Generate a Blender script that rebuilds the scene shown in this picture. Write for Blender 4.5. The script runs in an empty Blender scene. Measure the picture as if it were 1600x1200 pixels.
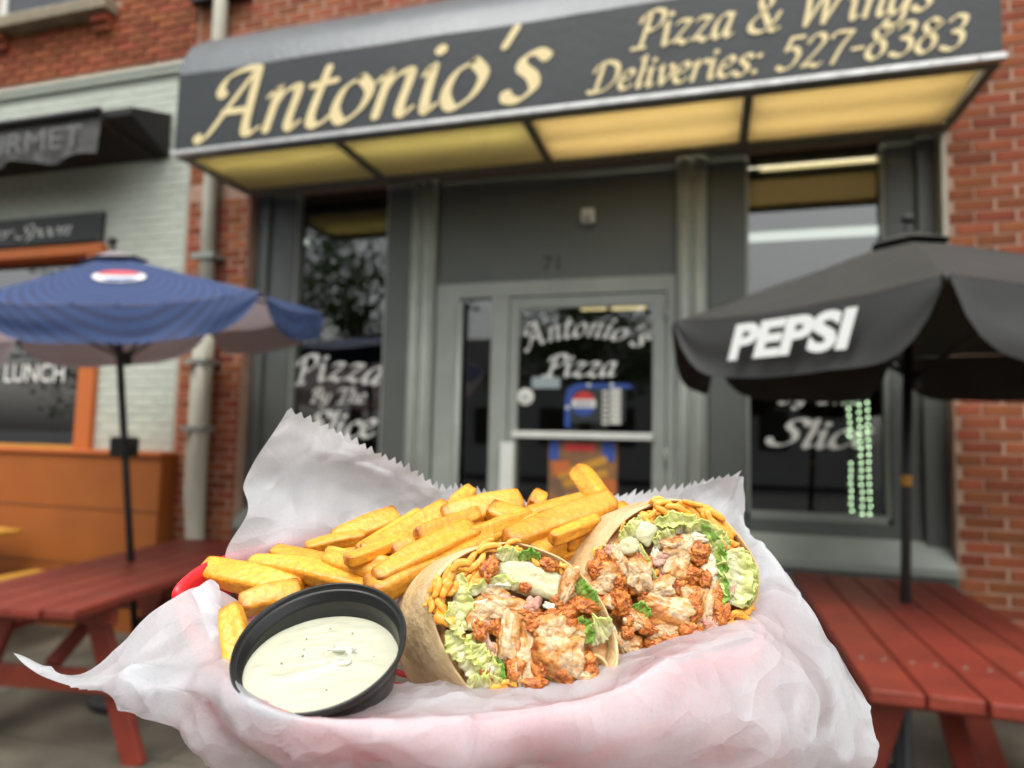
import bpy, bmesh, math, random
from mathutils import Vector, Matrix, noise
random.seed(7)
rad = math.radians
scn = bpy.context.scene
COL = scn.collection

# ------------------------------------------------------------------ camera
FPX, CX, CY = 1050.0, 800.0, 600.0          # focal length and centre in 1600x1200 pixels
POS = Vector((0.0, -4.25, 1.45))
YAW, PITCH, ROLL = rad(16.2), rad(4.6), rad(1.28)
_f0 = Vector((-math.sin(YAW), math.cos(YAW), 0)); _r0 = Vector((math.cos(YAW), math.sin(YAW), 0)); _up = Vector((0, 0, 1))
FW = _f0*math.cos(PITCH) + _up*math.sin(PITCH); _u0 = _up*math.cos(PITCH) - _f0*math.sin(PITCH)
RT = _r0*math.cos(ROLL) + _u0*math.sin(ROLL); UPV = _u0*math.cos(ROLL) - _r0*math.sin(ROLL)
cam = bpy.data.cameras.new('camera'); camo = bpy.data.objects.new('camera', cam); COL.objects.link(camo)
cam.sensor_width = 36.0; cam.lens = 36.0*FPX/1600.0; cam.clip_start = 0.01; cam.clip_end = 600
camo.matrix_world = Matrix(((RT.x, UPV.x, -FW.x, POS.x), (RT.y, UPV.y, -FW.y, POS.y), (RT.z, UPV.z, -FW.z, POS.z), (0, 0, 0, 1)))
cam.dof.use_dof = True; cam.dof.focus_distance = 0.285; cam.dof.aperture_fstop = 7.6
scn.camera = camo

# ------------------------------------------------------------------ world, sun, exposure
SUN_EL, SUN_ROT = rad(58), rad(150)
w = bpy.data.worlds.new('World'); scn.world = w; w.use_nodes = True
nt = w.node_tree; nt.nodes.clear()
wo = nt.nodes.new('ShaderNodeOutputWorld'); bg = nt.nodes.new('ShaderNodeBackground')
sky = nt.nodes.new('ShaderNodeTexSky'); sky.sky_type = 'NISHITA'; sky.sun_disc = False
sky.sun_elevation = SUN_EL; sky.sun_rotation = SUN_ROT; sky.air_density = 1.5; sky.dust_density = 4.0
hs = nt.nodes.new('ShaderNodeHueSaturation'); hs.inputs['Saturation'].default_value = 0.22
nt.links.new(sky.outputs[0], hs.inputs['Color']); nt.links.new(hs.outputs[0], bg.inputs[0]); nt.links.new(bg.outputs[0], wo.inputs[0])
bg.inputs[1].default_value = 0.15
sl = bpy.data.lights.new('sun', 'SUN'); sl.energy = 1.2; sl.angle = rad(25); sl.color = (1.0, 0.99, 0.96)
so = bpy.data.objects.new('sun', sl); COL.objects.link(so)
# light travels from behind the camera, high and a little to the left
so.rotation_euler = Vector((0.35, 0.62, -1.15)).to_track_quat('-Z', 'Y').to_euler()
scn.view_settings.view_transform = 'Standard'; scn.view_settings.look = 'None'
scn.view_settings.exposure = 0.82; scn.view_settings.gamma = 1.0; scn.view_settings.use_curve_mapping = False
scn.cycles.use_denoising = True
scn.cycles.max_bounces = 8; scn.cycles.diffuse_bounces = 3; scn.cycles.glossy_bounces = 3
scn.cycles.transmission_bounces = 6; scn.cycles.transparent_max_bounces = 12
scn.cycles.sample_clamp_indirect = 6.0; scn.cycles.caustics_reflective = False; scn.cycles.caustics_refractive = False

# ------------------------------------------------------------------ geometry of the view (for placing things)
def ray(px, py): return RT*((px-CX)/FPX) - UPV*((py-CY)/FPX) + FW
def onY(px, py, y=0.0):
    d = ray(px, py); return POS + d*((y-POS.y)/d.y)
def onZ(px, py, z=0.0):
    d = ray(px, py); return POS + d*((z-POS.z)/d.z)
def at(px, py, Z): return POS + ray(px, py)*Z
def c2w(v): return POS + RT*v[0] - UPV*v[1] + FW*v[2]
def c2d(v): return RT*v[0] - UPV*v[1] + FW*v[2]
def cray(px, py): return Vector(((px-CX)/FPX, (py-CY)/FPX, 1.0))

# ------------------------------------------------------------------ helpers: objects
def obj(name, me, mat, parent=None, label=None):
    o = bpy.data.objects.new(name, me); COL.objects.link(o)
    if mat is not None and me is not None and len(me.materials) == 0: me.materials.append(mat)
    if parent is not None: o.parent = parent
    if label: o['label'] = label
    return o
def empty(name, loc, label, cat, group=None, rz=0.0):
    o = bpy.data.objects.new(name, None); COL.objects.link(o); o.location = loc; o.rotation_euler = (0, 0, rz)
    o.empty_display_size = 0.05
    return tag(o, label, cat, group)
def tag(o, label=None, cat=None, group=None, kind=None):
    if label: o['label'] = label
    if cat: o['category'] = cat
    if group: o['group'] = group
    if kind: o['kind'] = kind
    return o
def inv(parent, p):
    """world point -> the parent's own space (parents are unscaled Empties)"""
    M = Matrix.Translation(parent.location) @ parent.rotation_euler.to_matrix().to_4x4()
    return M.inverted() @ Vector(p)

class MB:
    def __init__(s): s.v = []; s.f = []; s.sm = []
    def add(s, vs, fs, smooth=False):
        n = len(s.v); s.v += [tuple(v) for v in vs]; s.f += [tuple(i+n for i in f) for f in fs]; s.sm += [smooth]*len(fs); return s
    def box(s, x0, x1, y0, y1, z0, z1):
        return s.add([(x0,y0,z0),(x1,y0,z0),(x1,y1,z0),(x0,y1,z0),(x0,y0,z1),(x1,y0,z1),(x1,y1,z1),(x0,y1,z1)],
                     [(0,3,2,1),(4,5,6,7),(0,1,5,4),(1,2,6,5),(2,3,7,6),(3,0,4,7)])
    def bar(s, a, b, wx, wy, side=Vector((1,0,0))):
        """square timber from a to b"""
        a = Vector(a); b = Vector(b); d = (b-a).normalized(); s1 = (side - d*side.dot(d)).normalized(); s2 = d.cross(s1)
        vs = [p + s1*(i*wx/2) + s2*(j*wy/2) for p in (a, b) for i, j in ((-1,-1),(1,-1),(1,1),(-1,1))]
        return s.add(vs, [(0,3,2,1),(4,5,6,7),(0,1,5,4),(1,2,6,5),(2,3,7,6),(3,0,4,7)])
    def tube(s, pts, r, n=12, caps=True, closed=False):
        pts = [Vector(p) for p in pts]; rs = r if isinstance(r, (list, tuple)) else [r]*len(pts)
        vs = []; ref = None
        for i, p in enumerate(pts):
            d = (pts[min(i+1, len(pts)-1)] - pts[max(i-1, 0)]).normalized()
            if ref is None: ref = d.orthogonal().normalized()
            ref = (ref - d*ref.dot(d)).normalized(); q = d.cross(ref)
            vs += [p + (ref*math.cos(2*math.pi*k/n) + q*math.sin(2*math.pi*k/n))*rs[i] for k in range(n)]
        fs = [(i*n+k, i*n+(k+1) % n, (i+1)*n+(k+1) % n, (i+1)*n+k) for i in range(len(pts)-1) for k in range(n)]
        s.add(vs, fs, True)
        if caps:
            m = len(s.v) - len(vs)
            s.f += [tuple(m+k for k in reversed(range(n))), tuple(m+(len(pts)-1)*n+k for k in range(n))]; s.sm += [False, False]
        return s
    def lathe(s, c, prof, n=32, axis=Vector((0,0,1)), smooth=True):
        c = Vector(c); axis = axis.normalized(); e1 = axis.orthogonal().normalized(); e2 = axis.cross(e1)
        vs = [c + axis*h + (e1*math.cos(2*math.pi*k/n) + e2*math.sin(2*math.pi*k/n))*r for r, h in prof for k in range(n)]
        fs = [(i*n+k, i*n+(k+1) % n, (i+1)*n+(k+1) % n, (i+1)*n+k) for i in range(len(prof)-1) for k in range(n)]
        return s.add(vs, fs, smooth)
    def grid(s, P, smooth=True, closed=False):
        nr, nc = len(P), len(P[0]); vs = [q for r in P for q in r]
        m = nc if closed else nc-1
        return s.add(vs, [(i*nc+j, i*nc+(j+1) % nc, (i+1)*nc+(j+1) % nc, (i+1)*nc+j) for i in range(nr-1) for j in range(m)], smooth)
    def mesh(s, name):
        me = bpy.data.meshes.new(name); me.from_pydata(s.v, [], s.f); me.polygons.foreach_set('use_smooth', s.sm); me.update(); return me
    def build(s, name, mat, parent=None, label=None, bevel=0.0):
        me = s.mesh(name)
        if parent is not None and parent.type == 'EMPTY' or parent is not None:
            M = local_inv(parent)
            me.transform(M)
        o = obj(name, me, mat, parent, label)
        if bevel:
            b = o.modifiers.new('bevel', 'BEVEL'); b.width = bevel; b.segments = 2; b.limit_method = 'ANGLE'
        return o
def local_inv(parent):
    M = Matrix.Identity(4); p = parent
    while p is not None:
        M = (Matrix.LocRotScale(p.location, p.rotation_euler, p.scale)) @ M; p = p.parent
    return M.inverted()

def crom(P, n, closed=False):
    """Catmull-Rom through P, n samples per span"""
    P = [Vector(p) for p in P]; out = []; m = len(P)
    for i in range(m if closed else m-1):
        p1, p2 = P[i], P[(i+1) % m]
        p0 = P[i-1] if (closed or i > 0) else p1*2-p2
        p3 = P[(i+2) % m] if (closed or i+2 < m) else p2*2-p1
        for k in range(n):
            t = k/n; out.append(0.5*((2*p1) + (p2-p0)*t + (2*p0-5*p1+4*p2-p3)*t*t + (3*p1-p0-3*p2+p3)*t**3))
    if not closed: out.append(P[-1].copy())
    return out
def nz(p, sc, seed=0.0): return noise.noise(Vector(p)*sc + Vector((seed*7.31, seed*3.17, seed*5.93)))

# ------------------------------------------------------------------ helpers: materials
MATS = {}
def mat(name, col, rough=0.6, spec=0.5, col2=None, nscale=6.0, bump=0.0, bscale=60.0, metal=0.0, sss=0.0, sssr=(1,.4,.1), ssscale=0.005,
        emis=None, es=0.0, coord='Object', rnd=0.0, detail=4.0, contrast=0.5, coat=0.0, transl=0.0):
    m = bpy.data.materials.new(name); m.use_nodes = True; t = m.node_tree; n = t.nodes; L = t.links
    b = n['Principled BSDF']; b.inputs['Roughness'].default_value = rough; b.inputs['Specular IOR Level'].default_value = spec
    b.inputs['Metallic'].default_value = metal; b.inputs['Coat Weight'].default_value = coat
    b.inputs['Base Color'].default_value = (*col, 1)
    tc = n.new('ShaderNodeTexCoord'); src = tc.outputs[coord]
    last = None
    if col2 is not None:
        no = n.new('ShaderNodeTexNoise'); no.inputs['Scale'].default_value = nscale; no.inputs['Detail'].default_value = detail
        L.new(src, no.inputs['Vector'])
        mr = n.new('ShaderNodeMapRange'); mr.inputs[1].default_value = 0.5-contrast*0.4; mr.inputs[2].default_value = 0.5+contrast*0.4
        L.new(no.outputs['Fac'], mr.inputs[0])
        mx = n.new('ShaderNodeMix'); mx.data_type = 'RGBA'; mx.inputs[6].default_value = (*col, 1); mx.inputs[7].default_value = (*col2, 1)
        L.new(mr.outputs[0], mx.inputs[0]); last = mx.outputs[2]
    if rnd > 0:
        oi = n.new('ShaderNodeObjectInfo'); h = n.new('ShaderNodeHueSaturation')
        mr2 = n.new('ShaderNodeMapRange'); mr2.inputs[3].default_value = 1-rnd; mr2.inputs[4].default_value = 1+rnd
        L.new(oi.outputs['Random'], mr2.inputs[0]); L.new(mr2.outputs[0], h.inputs['Value'])
        mr3 = n.new('ShaderNodeMapRange'); mr3.inputs[3].default_value = 0.5-rnd*0.006; mr3.inputs[4].default_value = 0.5+rnd*0.06
        mu = n.new('ShaderNodeMath'); mu.operation = 'FRACT'; mm = n.new('ShaderNodeMath'); mm.operation = 'MULTIPLY'; mm.inputs[1].default_value = 7.77
        L.new(oi.outputs['Random'], mm.inputs[0]); L.new(mm.outputs[0], mu.inputs[0]); L.new(mu.outputs[0], mr3.inputs[0]); L.new(mr3.outputs[0], h.inputs['Hue'])
        if last: L.new(last, h.inputs['Color'])
        else: h.inputs['Color'].default_value = (*col, 1)
        last = h.outputs[0]
    if last: L.new(last, b.inputs['Base Color'])
    if bump > 0:
        nb = n.new('ShaderNodeTexNoise'); nb.inputs['Scale'].default_value = bscale; nb.inputs['Detail'].default_value = 6; L.new(src, nb.inputs['Vector'])
        bp = n.new('ShaderNodeBump'); bp.inputs['Strength'].default_value = bump; bp.inputs['Distance'].default_value = 0.5/bscale
        L.new(nb.outputs['Fac'], bp.inputs['Height']); L.new(bp.outputs[0], b.inputs['Normal'])
    if sss > 0:
        b.inputs['Subsurface Weight'].default_value = sss; b.inputs['Subsurface Radius'].default_value = sssr; b.inputs['Subsurface Scale'].default_value = ssscale
    if emis: b.inputs['Emission Color'].default_value = (*emis, 1); b.inputs['Emission Strength'].default_value = es
    if transl > 0:
        tb = n.new('ShaderNodeBsdfTranslucent'); ms = n.new('ShaderNodeMixShader'); ms.inputs[0].default_value = transl
        if last: L.new(last, tb.inputs[0])
        else: tb.inputs[0].default_value = (*col, 1)
        L.new(b.outputs[0], ms.inputs[1]); L.new(tb.outputs[0], ms.inputs[2]); L.new(ms.outputs[0], n['Material Output'].inputs[0])
    MATS[name] = m; return m
def glassmat(name, tint=(.55,.58,.56), ior=1.5, boost=0.0):
    m = bpy.data.materials.new(name); m.use_nodes = True; t = m.node_tree; n = t.nodes; L = t.links; n.remove(n['Principled BSDF'])
    tr = n.new('ShaderNodeBsdfTransparent'); tr.inputs[0].default_value = (*tint, 1)
    gl = n.new('ShaderNodeBsdfGlossy'); gl.inputs['Roughness'].default_value = 0.01
    fr = n.new('ShaderNodeFresnel'); fr.inputs[0].default_value = ior
    ad = n.new('ShaderNodeMath'); ad.operation = 'ADD'; ad.inputs[1].default_value = boost; ad.use_clamp = True
    ms = n.new('ShaderNodeMixShader'); L.new(fr.outputs[0], ad.inputs[0]); L.new(ad.outputs[0], ms.inputs[0]); L.new(tr.outputs[0], ms.inputs[1]); L.new(gl.outputs[0], ms.inputs[2])
    L.new(ms.outputs[0], n['Material Output'].inputs[0]); return m
def attr_mix(m, attr, colA, colB, colC=None, pos=0.5):
    """base colour from a per-vertex value: A at 0, B at pos, C at 1"""
    t = m.node_tree; n = t.nodes; L = t.links; a = n.new('ShaderNodeAttribute'); a.attribute_name = attr
    cr = n.new('ShaderNodeValToRGB'); cr.color_ramp.elements[0].color = (*colA, 1); cr.color_ramp.elements[1].color = (*(colC or colB), 1)
    if colC:
        e = cr.color_ramp.elements.new(pos); e.color = (*colB, 1)
    L.new(a.outputs['Fac'], cr.inputs[0]); return cr
def set_attr(me, name, vals):
    a = me.attributes.new(name, 'FLOAT', 'POINT'); a.data.foreach_set('value', vals)

M_BRICK = mat('red_brick', (.29,.072,.034), .85, .25, (.21,.050,.026), 9, .4, 90, rnd=.28)
M_MORTAR = mat('mortar', (.46,.31,.23), .95, .1, (.33,.21,.15), 5, .4, 60)
M_PBRICK = mat('painted_brick', (.46,.495,.42), .7, .3, (.43,.46,.39), 4, .3, 70, rnd=.05)
M_PMORT = mat('painted_mortar', (.41,.44,.375), .8, .2)
M_GREY = mat('grey_paint', (.105,.115,.105), .5, .4, (.09,.10,.092), 3, .15, 40)
M_GREYL = mat('grey_paint_light', (.34,.37,.325), .45, .4, (.28,.305,.27), 5, .1, 40)
M_GREYM = mat('grey_aluminium', (.28,.305,.27), .4, .5, (.235,.255,.225), 5)
M_STONE = mat('stone_sill', (.30,.25,.17), .9, .2, (.2,.17,.12), 8, .6, 50)
M_WHITEP = mat('white_paint', (.62,.63,.58), .5, .4, (.52,.53,.48), 4)
M_GREYPIPE = mat('downspout_paint', (.50,.48,.38), .5, .4, (.36,.34,.27), 3, .1, 30)
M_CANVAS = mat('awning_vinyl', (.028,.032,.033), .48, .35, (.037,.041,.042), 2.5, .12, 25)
M_CANVAS_SKYLIT = mat('awning_vinyl_skylit', (.075,.085,.088), .38, .6, (.10,.11,.115), 5, .2, 30)  # sky light on the upper slope is put into this paler vinyl colour
M_CREAM = mat('cream_lettering', (.66,.54,.28), .5, .3, (.72,.60,.33), 8)
M_WLET = mat('white_lettering', (.72,.73,.68), .5, .3, (.62,.63,.59), 6)
M_ALU = mat('aluminium_trim', (.55,.55,.53), .35, .5, (.4,.4,.38), 12, metal=.6)
M_DARK = mat('awning_frame', (.17,.16,.125), .6, .3)
M_LIT = mat('lit_diffuser', (.90,.80,.56), .5, .3, transl=.75)
M_LIT2 = mat('dim_diffuser', (.84,.78,.52), .5, .3, transl=.75)
M_AWT = mat('awning_tube', (.9,.85,.7), .4, .3, emis=(1,.90,.66), es=5.6)
M_AWT2 = mat('awning_tube_dim', (.9,.85,.7), .4, .3, emis=(1,.92,.62), es=5.2)
M_BLACKF = mat('black_fabric', (.022,.022,.021), .75, .25, (.03,.03,.028), 6, .15, 300)
M_BLACKM = mat('black_metal', (.014,.014,.013), .45, .4)
M_ORANGE = mat('orange_paint', (.33,.098,.018), .55, .35, (.27,.078,.015), 2.5, .2, 25)
M_ORANGE2 = mat('orange_trim', (.46,.125,.03), .55, .35)
M_SIGNB = mat('black_signboard', (.012,.014,.013), .4, .4)
M_RED = mat('red_table_paint', (.23,.036,.020), .45, .4, (.15,.026,.017), 7, .35, 60, rnd=.06)
M_YELLOW = mat('yellow_paint', (.55,.29,.04), .55, .35, (.45,.22,.03), 5, .2, 40)
M_CONC = mat('concrete', (.17,.15,.11), .9, .25, (.06,.052,.04), 2.2, .5, 60, detail=8, contrast=.55)
M_CONC2 = mat('concrete_joint', (.12,.11,.09), .95, .1)
M_ASPH = mat('asphalt', (.05,.05,.05), .9, .2, (.07,.07,.068), 3, .5, 80)
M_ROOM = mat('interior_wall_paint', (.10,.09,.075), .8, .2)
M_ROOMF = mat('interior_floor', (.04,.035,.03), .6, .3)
M_TUBE = mat('fluorescent_tube', (.9,.9,.8), .4, .3, emis=(1,.80,.40), es=1.6)
M_TUBEW = mat('fluorescent_tube_white', (.9,.9,.85), .4, .3, emis=(.93,1,.93), es=1.1)
M_GLASS = glassmat('window_glass', (.60,.61,.59), 1.55, .09)
M_GLASS2 = glassmat('street_window_glass', (.55,.56,.55), 1.55, .24)
M_LED = mat('led_lamp', (.5,.9,.5), .3, .5, emis=(.68,1,.58), es=3.6)
M_WIRE = mat('black_wire', (.02,.025,.02), .5, .4)
M_BLIND = mat('roller_blind', (.05,.047,.038), .8, .2, (.06,.055,.045), 3)
M_NUMB = mat('dark_number', (.02,.022,.02), .5, .4)

# ------------------------------------------------------------------ lettering (broad-nib pen strokes)
ARCH = [(.08,.25),(.16,.40),(.27,.45),(.31,.38),(.29,.08),(.34,.0),(.41,.06)]
STEM = [(0,.38),(.07,.45),(.09,.42),(.07,0)]
GL = {
 'A': (.64, [[(-.04,.02),(.02,-.02),(.1,.06),(.24,.34),(.40,.64),(.47,.73)],[(.46,.73),(.47,.4),(.49,.06),(.56,0),(.64,.05)],[(.19,.27),(.47,.27)],[(.46,.73),(.3,.73),(.14,.66),(.09,.53),(.14,.46)]]),
 'n': (.42, [STEM, ARCH]), 'h': (.42, [[(.02,.66),(.10,.73),(.10,.4),(.07,0)], ARCH]),
 't': (.27, [[(.13,.62),(.08,.12),(.13,0),(.22,.02),(.28,.08)],[(0,.43),(.25,.46)]]),
 'o': (.37, [[(.21,.45),(.07,.35),(.03,.14),(.13,0),(.28,.1),(.33,.3),(.21,.45)]]),
 'i': (.21, [[(0,.38),(.07,.45),(.08,.1),(.12,0),(.19,.06)],[(.075,.635),(.115,.60)]]),
 "'": (.16, [[(.12,.74),(.06,.55)]]),
 's': (.30, [[(.29,.39),(.2,.45),(.1,.42),(.09,.32),(.2,.22),(.24,.1),(.15,0),(.04,.02),(.01,.08)]]),
 'P': (.47, [[(.18,.68),(.13,.1),(.06,-.01)],[(-.04,.0),(.21,.01)],[(.02,.52),(.07,.66),(.25,.74),(.43,.68),(.43,.48),(.29,.35),(.16,.37)]]),
 'z': (.35, [[(.02,.39),(.10,.45),(.28,.43)],[(.28,.43),(.03,.03)],[(.03,.03),(.14,.05),(.24,-.01),(.33,.05)]]),
 'a': (.38, [[(.29,.42),(.16,.45),(.05,.32),(.03,.12),(.1,0),(.2,.08),(.27,.25)],[(.30,.45),(.26,.12),(.3,0),(.37,.05)]]),
 '&': (.58, [[(.50,.34),(.40,.12),(.24,0),(.06,.04),(.02,.18),(.14,.34),(.28,.48),(.3,.62),(.22,.7),(.12,.64),(.14,.5),(.3,.2),(.42,0),(.54,.04)]]),
 'W': (.80, [[(-.02,.60),(.07,.72),(.12,.4),(.14,0)],[(.14,0),(.3,.4),(.42,.72)],[(.40,.72),(.42,.3),(.44,0)],[(.44,0),(.6,.4),(.70,.66),(.80,.72)]]),
 'g': (.38, [[(.29,.42),(.16,.45),(.05,.32),(.03,.12),(.1,0),(.2,.08),(.27,.25)],[(.31,.45),(.28,.1),(.24,-.14),(.12,-.22),(0,-.16),(.03,-.08)]]),
 'D': (.60, [[(.18,.66),(.14,.1),(.10,0)],[(.0,.50),(.08,.66),(.28,.72),(.5,.6),(.53,.3),(.36,.06),(.1,0),(-.03,.03)]]),
 'e': (.33, [[(.06,.22),(.2,.26),(.27,.36),(.2,.45),(.08,.38),(.03,.18),(.1,.02),(.22,.02),(.3,.1)]]),
 'l': (.21, [[(.02,.66),(.1,.73),(.11,.4),(.09,.1),(.13,0),(.21,.07)]]),
 'v': (.34, [[(0,.38),(.07,.45),(.10,.2),(.14,0)],[(.14,0),(.28,.2),(.31,.38),(.25,.44)]]),
 'r': (.32, [STEM,[(.08,.25),(.16,.4),(.26,.45),(.32,.39)]]),
 ':': (.22, [[(.085,.41),(.125,.38)],[(.055,.05),(.095,.02)]]),
 '5': (.43, [[(.40,.70),(.17,.70)],[(.17,.70),(.11,.42)],[(.11,.42),(.26,.46),(.37,.32),(.3,.08),(.14,0),(.02,.06)]]),
 '2': (.44, [[(.06,.54),(.14,.68),(.28,.7),(.36,.56),(.26,.34),(.04,.02)],[(.04,.02),(.2,.04),(.32,0),(.40,.06)]]),
 '7': (.42, [[(.03,.58),(.1,.69),(.41,.68)],[(.41,.68),(.25,.36),(.15,0)]]),
 '-': (.27, [[(.03,.27),(.22,.28)]]),
 '8': (.42, [[(.33,.62),(.2,.71),(.09,.6),(.16,.44),(.3,.3),(.3,.1),(.16,0),(.04,.12),(.08,.3),(.22,.42),(.35,.56),(.33,.62)]]),
 '3': (.42, [[(.06,.6),(.16,.71),(.32,.66),(.3,.46),(.16,.38)],[(.16,.38),(.32,.32),(.34,.12),(.2,0),(.02,.06)]]),
 'B': (.50, [[(.18,.68),(.13,.1),(.08,0)],[(.0,.52),(.08,.68),(.26,.73),(.4,.64),(.34,.45),(.16,.4)],[(.2,.4),(.4,.34),(.43,.14),(.26,0),(.06,0)]]),
 'y': (.38, [[(0,.38),(.07,.45),(.08,.12),(.16,0),(.26,.12)],[(.32,.45),(.28,.1),(.22,-.14),(.1,-.22),(0,-.16)]]),
 'T': (.50, [[(-.02,.56),(.06,.69),(.3,.68),(.56,.75)],[(.3,.68),(.26,.1),(.2,0)],[(.08,0),(.33,.01)]]),
 'S': (.47, [[(.46,.58),(.36,.72),(.2,.68),(.17,.52),(.32,.36),(.36,.16),(.22,0),(.04,.02),(-.03,.15)]]),
 'c': (.32, [[(.29,.37),(.2,.45),(.08,.36),(.03,.16),(.1,.01),(.22,.02),(.3,.1)]]),
 'p': (.38, [[(0,.38),(.07,.45),(.06,.1),(.02,-.22)],[(.08,.3),(.18,.45),(.31,.38),(.31,.14),(.16,0),(.06,.06)]]),
 '1': (.27, [[(.06,.56),(.17,.70),(.14,.3),(.12,0)]]), ' ': (.24, []),
}
def pen_text(txt, size, origin, ex, ez, nrm, nib=.058, thin=.32, slant=.24, track=.02, base=None, width=None, phi=rad(38)):
    """strokes of a broad-nib pen laid on the plane (ex, ez); base(x)->(dy, slope) bends the baseline; returns an MB"""
    mb = MB(); x = 0; k = 0
    tot = sum(GL[c][0]+track for c in txt)-track; sx = size if width is None else width/tot
    ex = Vector(ex); ez = Vector(ez); nrm = Vector(nrm); origin = Vector(origin)
    e1 = Vector((math.cos(phi), math.sin(phi))); e2 = Vector((-math.sin(phi), math.cos(phi)))
    for c in txt:
        wdt, strokes = GL[c]
        for st in strokes:
            pts = [p.to_2d() for p in crom([Vector((a, b, 0)) for a, b in st], 7 if len(st) > 2 else 3)]
            L = []; Rr = []; k += 1; n = len(pts)
            tans = [(pts[min(i+1, n-1)]-pts[max(i-1, 0)]).normalized() for i in range(n)]
            P = [pts[0]-tans[0]*nib*.5]+pts+[pts[-1]+tans[-1]*nib*.5]; T = [tans[0]]+tans+[tans[-1]]
            for i, (p, tn) in enumerate(zip(P, T)):
                nn = Vector((-tn.y, tn.x)); h = math.sqrt((nib*nn.dot(e1))**2+(nib*thin*nn.dot(e2))**2)
                if i in (0, len(P)-1): h *= .45
                for s, A in ((1, L), (-1, Rr)):
                    q = p+nn*h*s; X = x+q.x+slant*q.y; Y = q.y
                    if base:
                        u = (x+wdt/2)/tot; dy, sl = base(u); ddx = X-(x+wdt/2); cs = math.cos(sl); sn = math.sin(sl)
                        X, Y = (x+wdt/2)+ddx*cs-Y*sn, ddx*sn+Y*cs+dy
                    A.append(origin+ex*(X*sx)+ez*(Y*size)+nrm*(.0008+.0003*(k % 5)))
            mb.grid([L, Rr], smooth=False)
        x += wdt+track
    return mb
def font_text(txt, name, size, origin, ex, ez, nrm, matr, parent, shear=0.0, offset=0.0, width=None, bend=None):
    cu = bpy.data.curves.new('lettering_curve', 'FONT'); cu.body = txt; cu.size = 1.0; cu.shear = shear; cu.offset = offset; cu.resolution_u = 4
    tmp = bpy.data.objects.new('lettering_tmp', cu); COL.objects.link(tmp); dg = bpy.context.evaluated_depsgraph_get(); dg.update()
    me = bpy.data.meshes.new_from_object(tmp.evaluated_get(dg)); bpy.data.objects.remove(tmp); bpy.data.curves.remove(cu)
    xs = [v.co.x for v in me.vertices]; x0, x1 = min(xs), max(xs)
    ys = [v.co.y for v in me.vertices]; y0, y1 = min(ys), max(ys)
    sx = size/(y1-y0) if width is None else width/(x1-x0); sy = size/(y1-y0)
    ex = Vector(ex); ez = Vector(ez); nrm = Vector(nrm); origin = Vector(origin)
    for v in me.vertices:
        v.co = origin+ex*((v.co.x-x0)*sx)+ez*((v.co.y-y0)*sy)+nrm*.0015
    me.transform(local_inv(parent)); me.name = name; me.materials.clear()
    return obj(name, me, matr, parent)

# ================================================================== SETTING: ground
def gz(x): return 0.045 + 0.02*x
def slab_box(x0, x1, y0, y1, top=0.0, th=.12):
    v = [(x0,y0),(x1,y0),(x1,y1),(x0,y1)]
    return MB().add([(a,b,gz(a)+top-th) for a,b in v]+[(a,b,gz(a)+top) for a,b in v], [(0,3,2,1),(4,5,6,7),(0,1,5,4),(1,2,6,5),(2,3,7,6),(3,0,4,7)])
g = MB().add([(-300,-300,-.32),(300,-300,-.32),(300,300,-.32),(-300,300,-.32)], [(0,1,2,3)]).build('ground', M_ASPH); tag(g, kind='structure')
rd = MB().add([(-80,-16,-.2),(80,-16,-.2),(80,-6.2,-.2),(-80,-6.2,-.2)], [(0,1,2,3)]).build('road', M_ASPH); tag(rd, kind='structure')
pav = slab_box(-9, 8, -6.0, 0.5, -.012, .3).build('pavement', M_CONC2); tag(pav, kind='structure')
xs = [-9,-6.6,-5.2,-3.75,-2.3,-.85,.6,2.05,3.5,5.5,8]; ys = [-6,-4.6,-3.15,-1.7,-.02]
for i in range(len(xs)-1):
    for j in range(len(ys)-1):
        slab_box(xs[i]+.006, xs[i+1]-.006, ys[j]+.006, ys[j+1]-.006, random.uniform(-.004,.003), .05).build('slab', M_CONC, pav)
kb = slab_box(-9, 8, -6.2, -6.004, .0, .35).build('kerb', M_CONC); tag(kb, kind='structure')

# ================================================================== SETTING: brickwork
COURSE, BL = .0677, .2065
def brick_mesh(name, l, h=.0575, d=.05, c=.004):
    x0, x1, z0, z1 = 0, l, 0, h
    vs = [(x0,0+c,z0),(x1,0+c,z0),(x1,0+c,z1),(x0,0+c,z1),(x0+c,0,z0+c),(x1-c,0,z0+c),(x1-c,0,z1-c),(x0+c,0,z1-c),(x0,d,z0),(x1,d,z0),(x1,d,z1),(x0,d,z1)]
    fs = [(4,5,6,7),(0,1,5,4),(1,2,6,5),(2,3,7,6),(3,0,4,7),(0,8,9,1),(1,9,10,2),(2,10,11,3),(3,11,8,0)]
    me = bpy.data.meshes.new(name); me.from_pydata(vs, [], fs); me.update(); return me
BRICKM = {}
def brick_variant(l, mt):
    key = (round(l, 2), mt.name)
    if key not in BRICKM:
        me = brick_mesh('brick', round(l, 2)); me.materials.append(mt); BRICKM[key] = me
    return BRICKM[key]
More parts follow.
